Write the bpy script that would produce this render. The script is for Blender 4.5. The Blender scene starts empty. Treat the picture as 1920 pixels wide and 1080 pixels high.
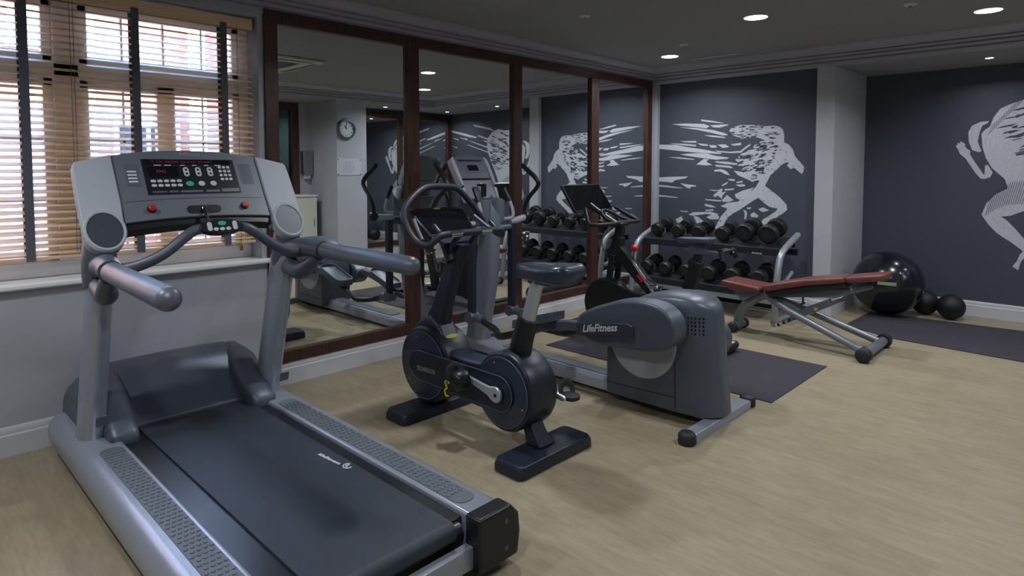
import bpy, bmesh, math, random
from mathutils import Vector, Matrix
SC = bpy.context.scene
COL = SC.collection
PI = math.pi
XF = (Vector((0,0,0)), Vector((0,1,0)), Vector((0,0,1)), Vector((1,0,0)))   # plane YZ, depth X
YF = (Vector((0,0,0)), Vector((1,0,0)), Vector((0,0,1)), Vector((0,1,0)))   # plane XZ, depth Y
ZF = (Vector((0,0,0)), Vector((1,0,0)), Vector((0,1,0)), Vector((0,0,1)))   # plane XY, depth Z

def lin(c):
    return c/12.92 if c <= .04045 else ((c+.055)/1.055)**2.4
def col(h):
    h = h.lstrip('#')
    return tuple(lin(int(h[i:i+2],16)/255) for i in (0,2,4)) + (1,)

# ------------------------------------------------------------- materials
def new_mat(name):
    m = bpy.data.materials.new(name); m.use_nodes = True
    nt = m.node_tree; return m, nt, nt.nodes['Principled BSDF']
def mat(name, c, rough=.5, metal=0., noise=0., nscale=30, bump=0., bscale=200, coat=0., spec=.5):
    m, nt, b = new_mat(name); c = col(c)
    b.inputs['Base Color'].default_value = c
    b.inputs['Roughness'].default_value = rough
    b.inputs['Metallic'].default_value = metal
    b.inputs['Specular IOR Level'].default_value = spec
    if coat: b.inputs['Coat Weight'].default_value = coat; b.inputs['Coat Roughness'].default_value = .08
    if noise or bump:
        tc = nt.nodes.new('ShaderNodeTexCoord')
    if noise:
        n = nt.nodes.new('ShaderNodeTexNoise'); n.inputs['Scale'].default_value = nscale; n.inputs['Detail'].default_value = 4
        nt.links.new(tc.outputs['Object'], n.inputs['Vector'])
        r = nt.nodes.new('ShaderNodeValToRGB')
        r.color_ramp.elements[0].position = .3; r.color_ramp.elements[1].position = .7
        r.color_ramp.elements[0].color = tuple(v*(1-noise) for v in c[:3])+(1,)
        r.color_ramp.elements[1].color = tuple(min(1,v*(1+noise)) for v in c[:3])+(1,)
        nt.links.new(n.outputs['Fac'], r.inputs['Fac']); nt.links.new(r.outputs['Color'], b.inputs['Base Color'])
    if bump:
        n = nt.nodes.new('ShaderNodeTexNoise'); n.inputs['Scale'].default_value = bscale
        nt.links.new(tc.outputs['Object'], n.inputs['Vector'])
        bp = nt.nodes.new('ShaderNodeBump'); bp.inputs['Strength'].default_value = bump; bp.inputs['Distance'].default_value = .002
        nt.links.new(n.outputs['Fac'], bp.inputs['Height']); nt.links.new(bp.outputs['Normal'], b.inputs['Normal'])
    return m
def emis(name, c, s):
    m, nt, b = new_mat(name)
    b.inputs['Base Color'].default_value = col(c); b.inputs['Emission Color'].default_value = col(c)
    b.inputs['Emission Strength'].default_value = s; return m
def glass(name, tint='#ffffff', fac=.1):
    m, nt, b = new_mat(name)
    nt.nodes.remove(b); out = nt.nodes['Material Output']
    t = nt.nodes.new('ShaderNodeBsdfTransparent'); t.inputs['Color'].default_value = col(tint)
    g = nt.nodes.new('ShaderNodeBsdfGlossy'); g.inputs['Roughness'].default_value = .02
    mx = nt.nodes.new('ShaderNodeMixShader'); fr = nt.nodes.new('ShaderNodeFresnel'); fr.inputs['IOR'].default_value = 1.45
    nt.links.new(fr.outputs['Fac'], mx.inputs['Fac']); nt.links.new(t.outputs[0], mx.inputs[1]); nt.links.new(g.outputs[0], mx.inputs[2])
    nt.links.new(mx.outputs[0], out.inputs['Surface']); return m
def floor_mat():
    m, nt, b = new_mat('oak_vinyl_floor'); L = nt.links
    tc = nt.nodes.new('ShaderNodeTexCoord')
    mp = nt.nodes.new('ShaderNodeMapping'); mp.inputs['Rotation'].default_value = (0,0,PI/2)
    L.new(tc.outputs['Object'], mp.inputs['Vector'])
    br = nt.nodes.new('ShaderNodeTexBrick')
    br.inputs['Scale'].default_value = 1; br.inputs['Brick Width'].default_value = 1.2; br.inputs['Row Height'].default_value = .18
    br.inputs['Mortar Size'].default_value = .0008; br.inputs['Mortar Smooth'].default_value = .3
    br.inputs['Color1'].default_value = col('#a0957e'); br.inputs['Color2'].default_value = col('#9b9079'); br.inputs['Mortar'].default_value = col('#8c816b')
    br.offset = .37
    L.new(mp.outputs[0], br.inputs['Vector'])
    mp2 = nt.nodes.new('ShaderNodeMapping'); mp2.inputs['Scale'].default_value = (6,1.5,1)
    L.new(tc.outputs['Object'], mp2.inputs['Vector'])
    n = nt.nodes.new('ShaderNodeTexNoise'); n.inputs['Scale'].default_value = 3; n.inputs['Detail'].default_value = 8; n.inputs['Distortion'].default_value = .8
    L.new(mp2.outputs[0], n.inputs['Vector'])
    r = nt.nodes.new('ShaderNodeValToRGB'); r.color_ramp.elements[0].position=.32; r.color_ramp.elements[1].position=.68
    r.color_ramp.elements[0].color = (.86,.85,.84,1); r.color_ramp.elements[1].color = (1.07,1.06,1.05,1)
    L.new(n.outputs['Fac'], r.inputs['Fac'])
    mx = nt.nodes.new('ShaderNodeMix'); mx.data_type='RGBA'; mx.blend_type='MULTIPLY'; mx.inputs[0].default_value = .8
    L.new(br.outputs['Color'], mx.inputs[6]); L.new(r.outputs['Color'], mx.inputs[7])
    # fine grain
    mp3 = nt.nodes.new('ShaderNodeMapping'); mp3.inputs['Scale'].default_value = (70,8,1); L.new(tc.outputs['Object'], mp3.inputs['Vector'])
    n2 = nt.nodes.new('ShaderNodeTexNoise'); n2.inputs['Scale'].default_value = 1; n2.inputs['Detail'].default_value = 5; L.new(mp3.outputs[0], n2.inputs['Vector'])
    r2 = nt.nodes.new('ShaderNodeValToRGB'); r2.color_ramp.elements[0].position=.35; r2.color_ramp.elements[1].position=.6
    r2.color_ramp.elements[0].color=(.88,.87,.85,1); r2.color_ramp.elements[1].color=(1.03,1.03,1.03,1); L.new(n2.outputs['Fac'], r2.inputs['Fac'])
    mx2 = nt.nodes.new('ShaderNodeMix'); mx2.data_type='RGBA'; mx2.blend_type='MULTIPLY'; mx2.inputs[0].default_value = .8
    L.new(mx.outputs[2], mx2.inputs[6]); L.new(r2.outputs['Color'], mx2.inputs[7])
    L.new(mx2.outputs[2], b.inputs['Base Color'])
    b.inputs['Roughness'].default_value = .42; b.inputs['Specular IOR Level'].default_value = .35
    return m
def wood_mat(name, c1, c2, rough=.45, sc=(1,14,14)):
    m, nt, b = new_mat(name); L = nt.links
    tc = nt.nodes.new('ShaderNodeTexCoord'); mp = nt.nodes.new('ShaderNodeMapping'); mp.inputs['Scale'].default_value = sc
    L.new(tc.outputs['Object'], mp.inputs['Vector'])
    n = nt.nodes.new('ShaderNodeTexNoise'); n.inputs['Scale'].default_value = 4; n.inputs['Detail'].default_value = 6
    L.new(mp.outputs[0], n.inputs['Vector'])
    r = nt.nodes.new('ShaderNodeValToRGB'); r.color_ramp.elements[0].position=.3; r.color_ramp.elements[1].position=.7
    r.color_ramp.elements[0].color = col(c1); r.color_ramp.elements[1].color = col(c2)
    L.new(n.outputs['Fac'], r.inputs['Fac']); L.new(r.outputs['Color'], b.inputs['Base Color'])
    b.inputs['Roughness'].default_value = rough; return m
def brick_mat():
    m, nt, b = new_mat('pink_brick'); L = nt.links
    tc = nt.nodes.new('ShaderNodeTexCoord'); mp = nt.nodes.new('ShaderNodeMapping'); mp.inputs['Rotation'].default_value = (PI/2,0,0)
    L.new(tc.outputs['Object'], mp.inputs['Vector'])
    br = nt.nodes.new('ShaderNodeTexBrick'); br.inputs['Scale'].default_value = 1
    br.inputs['Brick Width'].default_value=.22; br.inputs['Row Height'].default_value=.075; br.inputs['Mortar Size'].default_value=.008
    br.inputs['Color1'].default_value=col('#7c4840'); br.inputs['Color2'].default_value=col('#6e3e36'); br.inputs['Mortar'].default_value=col('#94857c')
    L.new(mp.outputs[0], br.inputs['Vector']); L.new(br.outputs['Color'], b.inputs['Base Color']); b.inputs['Roughness'].default_value=.9
    return m
def ledmat(name, c, s):
    return emis(name, c, s)

M = dict(
 floor=floor_mat(),
 wall=mat('grey_wall_paint','#a9acb5',.75,noise=.03,nscale=3),
 pillar=mat('pale_pillar_paint','#b2b5bc',.7,noise=.02,nscale=3),
 dark=mat('charcoal_wall_paint','#464b59',.62,noise=.04,nscale=2),
 ceil=mat('ceiling_paint','#929496',.85,noise=.02,nscale=2),
 cornice=mat('cornice_paint','#a3a2ae',.5),
 skirt=mat('skirting_paint','#c6c8cf',.4),
 sill=mat('sill_paint','#f1f4f6',.35),
 upvc=mat('white_window_frame','#eef3f7',.35),
 white=mat('white_paint_marks','#b4b7c2',.75),
 mural=mat('mural_white','#c4c7d0',.8,noise=.08,nscale=40),
 muraldark=mat('mural_dark','#474c5a',.65),
 brown=wood_mat('dark_brown_frame','#33201a','#503128',.45,(10,10,1.2)),
 mirror=None,
 slat=wood_mat('blind_slat_wood','#dcb98e','#efd5b0',.5,(1,20,20)),
 tape=mat('grey_ladder_tape','#5d6470',.9),
 silver=mat('silver_grey_paint','#9fa7b5',.3,.4,noise=.03,nscale=60),
 silverl=mat('light_silver_paint','#a3a9b3',.65,.1),
 gun=mat('graphite_plastic','#555d6b',.38,.25,bump=.15,bscale=500),
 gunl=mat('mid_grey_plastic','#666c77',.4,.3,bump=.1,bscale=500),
 recess=mat('recess_grey','#39404b',.45,.1),
 colgrey=mat('column_grey','#7a818d',.4,.25),
 bargrey=mat('handlebar_foam','#252932',.5),
 conm=mat('console_grey','#666b75',.45,.1,bump=.1,bscale=500),
 rubber=mat('black_rubber','#202429',.6,bump=.2,bscale=300),
 blackp=mat('black_plastic','#15181d',.35),
 belt=mat('treadmill_belt','#29323f',.48,noise=.12,nscale=8,bump=.3,bscale=700),
 pad=mat('foot_grip_grey','#5f666f',.6),
 screen=mat('dark_glass_screen','#0d1016',.08,coat=.5),
 panel=mat('console_overlay','#171c24',.3),
 letter=mat('white_lettering','#d8dce2',.5),
 letterd=mat('dim_lettering','#8e949e',.5),
 btn=mat('button_white','#c3c8cf',.4),
 btng=mat('button_green','#3fa98c',.4),
 red=mat('red_plastic','#b8231d',.3,coat=.3),
 bikeblack=mat('matt_black_frame','#0e1116',.5),
 navy=mat('navy_shell','#2b3547',.35,.1,coat=.2),
 navyd=mat('dark_navy_shell','#1f2736',.38,.1),
 crank=mat('crank_alloy','#c9ced6',.3,.6),
 chrome=mat('chrome','#cfd3d8',.15,1.),
 seatpost=mat('pale_seat_post','#bcc3c9',.35,.5),
 vinyl=mat('maroon_vinyl','#6f403b',.38,noise=.08,nscale=20),
 benchgrey=mat('bench_grey_tube','#7d838c',.35,.35),
 rackgrey=mat('rack_silver_tube','#a0a4ab',.35,.5),
 rackblack=mat('rack_black_steel','#24282e',.45,.2),
 dbhead=mat('dumbbell_rubber','#101314',.5,bump=.2,bscale=200),
 ball=mat('glossy_gym_ball','#161b22',.2,coat=.3,bump=.05,bscale=60),
 mball=mat('medicine_ball_rubber','#14171b',.55,bump=.3,bscale=200),
 yg=mat('yellow_green_logo','#b9c24a',.5),
 yg2=mat('pale_green_print','#7f8f67',.5),
 yellow=mat('yellow_mark','#d9c42b',.4),
 mat_=mat('exercise_mat_foam','#36323c',.85,noise=.05,nscale=10,bump=.3,bscale=400),
 light=emis('lamp_lens','#fffdf6',14),
 lights=emis('small_lamp_lens','#fff6ea',14),
 trimw=mat('lamp_trim','#cfcfcf',.5),
 clockrim=mat('clock_rim','#6b7683',.25,.7),
 clockface=mat('clock_face','#c9d3d6',.5),
 paper=mat('notice_paper','#b9bcc6',.8),
 steel=mat('brushed_steel','#a4a8ac',.25,.9),
 cream=mat('cream_panel','#c9cfc0',.55),
 glassd=glass('door_glass','#9fb5ad'),
 glassw=glass('window_glass','#f2f8fa'),
 brick=brick_mat(),
 brass=mat('brass_toggle','#a88a4a',.3,.8),
 ground=mat('outside_ground','#9b9a96',.9,noise=.1),
 ledr=emis('red_led','#90152f',.18),
)
m_, nt_, b_ = new_mat('mirror_silver')
b_.inputs['Base Color'].default_value=(.90,.93,.93,1); b_.inputs['Metallic'].default_value=1; b_.inputs['Roughness'].default_value=.0
M['mirror']=m_

# ------------------------------------------------------------- mesh building
class MB:
    def __init__(s): s.bm = bmesh.new()
    def face(s, vs):
        try: return s.bm.faces.new(vs)
        except ValueError: return None
    def box(s, x0,x1,y0,y1,z0,z1):
        v=[s.bm.verts.new(p) for p in ((x0,y0,z0),(x1,y0,z0),(x1,y1,z0),(x0,y1,z0),(x0,y0,z1),(x1,y0,z1),(x1,y1,z1),(x0,y1,z1))]
        for f in ((3,2,1,0),(4,5,6,7),(0,1,5,4),(1,2,6,5),(2,3,7,6),(3,0,4,7)): s.face([v[i] for i in f])
        return s
    def prism(s, fr, poly, d0, d1, inset=0):
        O,U,V,N = fr
        a=[s.bm.verts.new(O+U*p[0]+V*p[1]+N*d0) for p in poly]
        b=[s.bm.verts.new(O+U*p[0]+V*p[1]+N*d1) for p in poly]
        n=len(poly)
        s.face(a[::-1]); s.face(b)
        for i in range(n): s.face([a[i],a[(i+1)%n],b[(i+1)%n],b[i]])
        return s
    def loft(s, rings, cap=True, closed=False):
        R=[[s.bm.verts.new(p) for p in r] for r in rings]; n=len(R[0])
        k=len(R)
        for i in range(k if closed else k-1):
            A=R[i];B=R[(i+1)%k]
            for j in range(n): s.face([A[j],A[(j+1)%n],B[(j+1)%n],B[j]])
        if cap and not closed: s.face(R[0][::-1]); s.face(R[-1])
        return s
    def tube(s, pts, r, seg=16, smooth=True, closed=False, flat=None, up=None):
        pts=[Vector(p) for p in pts]; k=len(pts)
        rs = r if isinstance(r,(list,tuple)) else [r]*k
        if smooth and k>2:
            P=[];RR=[]
            rng = k if closed else k-1
            for i in range(rng):
                p0=pts[(i-1)%k] if (closed or i>0) else pts[0]*2-pts[1]
                p1=pts[i];p2=pts[(i+1)%k]
                p3=pts[(i+2)%k] if (closed or i+2<k) else pts[-1]*2-pts[-2]
                for t in range(6):
                    u=t/6
                    P.append(.5*((2*p1)+(p2-p0)*u+(2*p0-5*p1+4*p2-p3)*u*u+(3*p1-p0-3*p2+p3)*u**3))
                    RR.append(rs[i]*(1-u)+rs[(i+1)%k]*u)
            if not closed: P.append(pts[-1]);RR.append(rs[-1])
            pts,rs=P,RR
        k=len(pts); rings=[]
        def tan(i):
            if closed: return (pts[(i+1)%k]-pts[(i-1)%k]).normalized()
            if i==0: return (pts[1]-pts[0]).normalized()
            if i==k-1: return (pts[-1]-pts[-2]).normalized()
            return (pts[i+1]-pts[i-1]).normalized()
        t0=tan(0)
        n = Vector(up) if up else (Vector((0,0,1)) if abs(t0.z)<.9 else Vector((0,1,0)))
        n=(n-t0*n.dot(t0)).normalized()
        for i in range(k):
            t=tan(i); n=(n-t*n.dot(t)).normalized(); b=t.cross(n)
            fa,fb = flat if flat else (1,1)
            rings.append([pts[i]+(n*math.cos(2*PI*j/seg)*fa+b*math.sin(2*PI*j/seg)*fb)*rs[i] for j in range(seg)])
        return s.loft(rings, closed=closed)
    def cyl(s,p0,p1,r,r1=None,seg=24):
        return s.tube([p0,p1],[r,r if r1 is None else r1],seg,smooth=False)
    def capsule(s,p0,p1,r,seg=16,n=4,flat=None,up=None):
        p0=Vector(p0);p1=Vector(p1);d=(p1-p0).normalized();pts=[];rs=[]
        for i in range(n+1):
            a=PI/2*i/n; pts.append(p0+d*r*(1-math.cos(a)) - 0*d);rs.append(max(r*math.sin(a),r*.02)) 
            pts[-1]=p0+d*(r-r*math.cos(a))
        for i in range(n,-1,-1):
            a=PI/2*i/n; pts.append(p1-d*(r-r*math.cos(a)));rs.append(max(r*math.sin(a),r*.02))
        return s.tube(pts,rs,seg,smooth=False,flat=flat,up=up)
    def sphere(s,c,r,seg=32,rings=18,sc=(1,1,1)):
        c=Vector(c);R=[]
        for i in range(rings+1):
            a=PI*i/rings; z=math.cos(a);q=max(math.sin(a),1e-3)
            R.append([c+Vector((q*math.cos(2*PI*j/seg)*sc[0],q*math.sin(2*PI*j/seg)*sc[1],z*sc[2]))*r for j in range(seg)])
        return s.loft(R)
    def lathe(s, axis_o, axis_d, prof, seg=32):
        O=Vector(axis_o);D=Vector(axis_d).normalized()
        n=Vector((0,0,1)) if abs(D.z)<.9 else Vector((1,0,0)); n=(n-D*n.dot(D)).normalized(); b=D.cross(n)
        return s.loft([[O+D*h+(n*math.cos(2*PI*j/seg)+b*math.sin(2*PI*j/seg))*max(r,1e-4) for j in range(seg)] for r,h in prof])
def rrect(cx,cy,w,h,r,n=5):
    P=[]
    for (sx,sy,a0) in ((1,1,0),(-1,1,90),(-1,-1,180),(1,-1,270)):
        for i in range(n+1):
            a=math.radians(a0+90*i/n); P.append((cx+sx*(w/2-r)+r*math.cos(a), cy+sy*(h/2-r)+r*math.sin(a)))
    return P
def circ(cx,cy,r,n=32,ry=None):
    ry=ry or r
    return [(cx+r*math.cos(2*PI*i/n),cy+ry*math.sin(2*PI*i/n)) for i in range(n)]
def spline(pts,n=5,closed=True):
    P=[];k=len(pts)
    for i in range(k if closed else k-1):
        g=lambda j: Vector(pts[j%k]) if closed else Vector(pts[min(max(j,0),k-1)])
        p0,p1,p2,p3=g(i-1),g(i),g(i+1),g(i+2)
        for t in range(n):
            u=t/n; q=.5*((2*p1)+(p2-p0)*u+(2*p0-5*p1+4*p2-p3)*u*u+(3*p1-p0-3*p2+p3)*u**3); P.append(tuple(q))
    if not closed: P.append(tuple(pts[-1]))
    return P

def tag(o,label=None,cat=None,group=None,kind=None):
    if label: o['label']=label
    if cat: o['category']=cat
    if group: o['group']=group
    if kind: o['kind']=kind
    return o
def thing(name,loc,label,cat,group=None):
    o=bpy.data.objects.new(name,None); o.location=loc; o.empty_display_size=.1; COL.objects.link(o)
    return tag(o,label,cat,group)
def root_loc(p):
    v=Vector((0,0,0))
    while p is not None: v+=p.location; p=p.parent
    return v
def obj(name,mb,m,parent=None,bevel=0,seg=2,ang=35,label=None,loc=None,local=False):
    bm=mb.bm if isinstance(mb,MB) else mb
    bmesh.ops.recalc_face_normals(bm,faces=bm.faces)
    off = Vector((0,0,0)) if local else (root_loc(parent) if parent is not None else (Vector(loc) if loc else Vector((0,0,0))))
    if off.length>0: bmesh.ops.translate(bm,verts=bm.verts,vec=-off)
    me=bpy.data.meshes.new(name); bm.to_mesh(me); bm.free()
    for p in me.polygons: p.use_smooth=True
    me.set_sharp_from_angle(angle=math.radians(ang))
    me.materials.append(M[m] if isinstance(m,str) else m)
    o=bpy.data.objects.new(name,me); COL.objects.link(o)
    if parent is not None: o.parent=parent
    elif loc: o.location=loc
    if bevel:
        b=o.modifiers.new('bevel','BEVEL'); b.width=bevel; b.segments=seg; b.limit_method='ANGLE'; b.angle_limit=math.radians(40)
    if label: o['label']=label
    return o
def struct(name,mb,m,bevel=0):
    o=obj(name,mb,m,None,bevel); o['kind']='structure'; return o
def text_mb(s, O,U,V,size,depth=.0012,shear=0,align='CENTER',width=None,bold=0):
    cu=bpy.data.curves.new('t','FONT'); cu.body=s; cu.size=1; cu.align_x=align; cu.align_y='CENTER'; cu.shear=shear; cu.offset=bold
    cu.extrude=.0; cu.resolution_u=3
    ob=bpy.data.objects.new('t',cu); COL.objects.link(ob)
    dg=bpy.context.evaluated_depsgraph_get(); me=bpy.data.meshes.new_from_object(ob.evaluated_get(dg))
    bpy.data.objects.remove(ob); bpy.data.curves.remove(cu)
    bm=bmesh.new(); bm.from_mesh(me); bpy.data.meshes.remove(me)
    r=bmesh.ops.extrude_face_region(bm,geom=bm.faces[:])
    ev=[g for g in r['geom'] if isinstance(g,bmesh.types.BMVert)]
    for v in ev: v.co.z+=1
    O=Vector(O);U=Vector(U).normalized();V=Vector(V);V=(V-U*V.dot(U)).normalized();N=U.cross(V)
    xs=[v.co.x for v in bm.verts]; w=max(xs)-min(xs); sx = size if width is None else width/w
    for v in bm.verts:
        x,y,z=v.co; v.co=O+U*x*sx+V*y*size+N*(z*depth)
    mb=MB(); mb.bm.free(); mb.bm=bm; return mb
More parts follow.
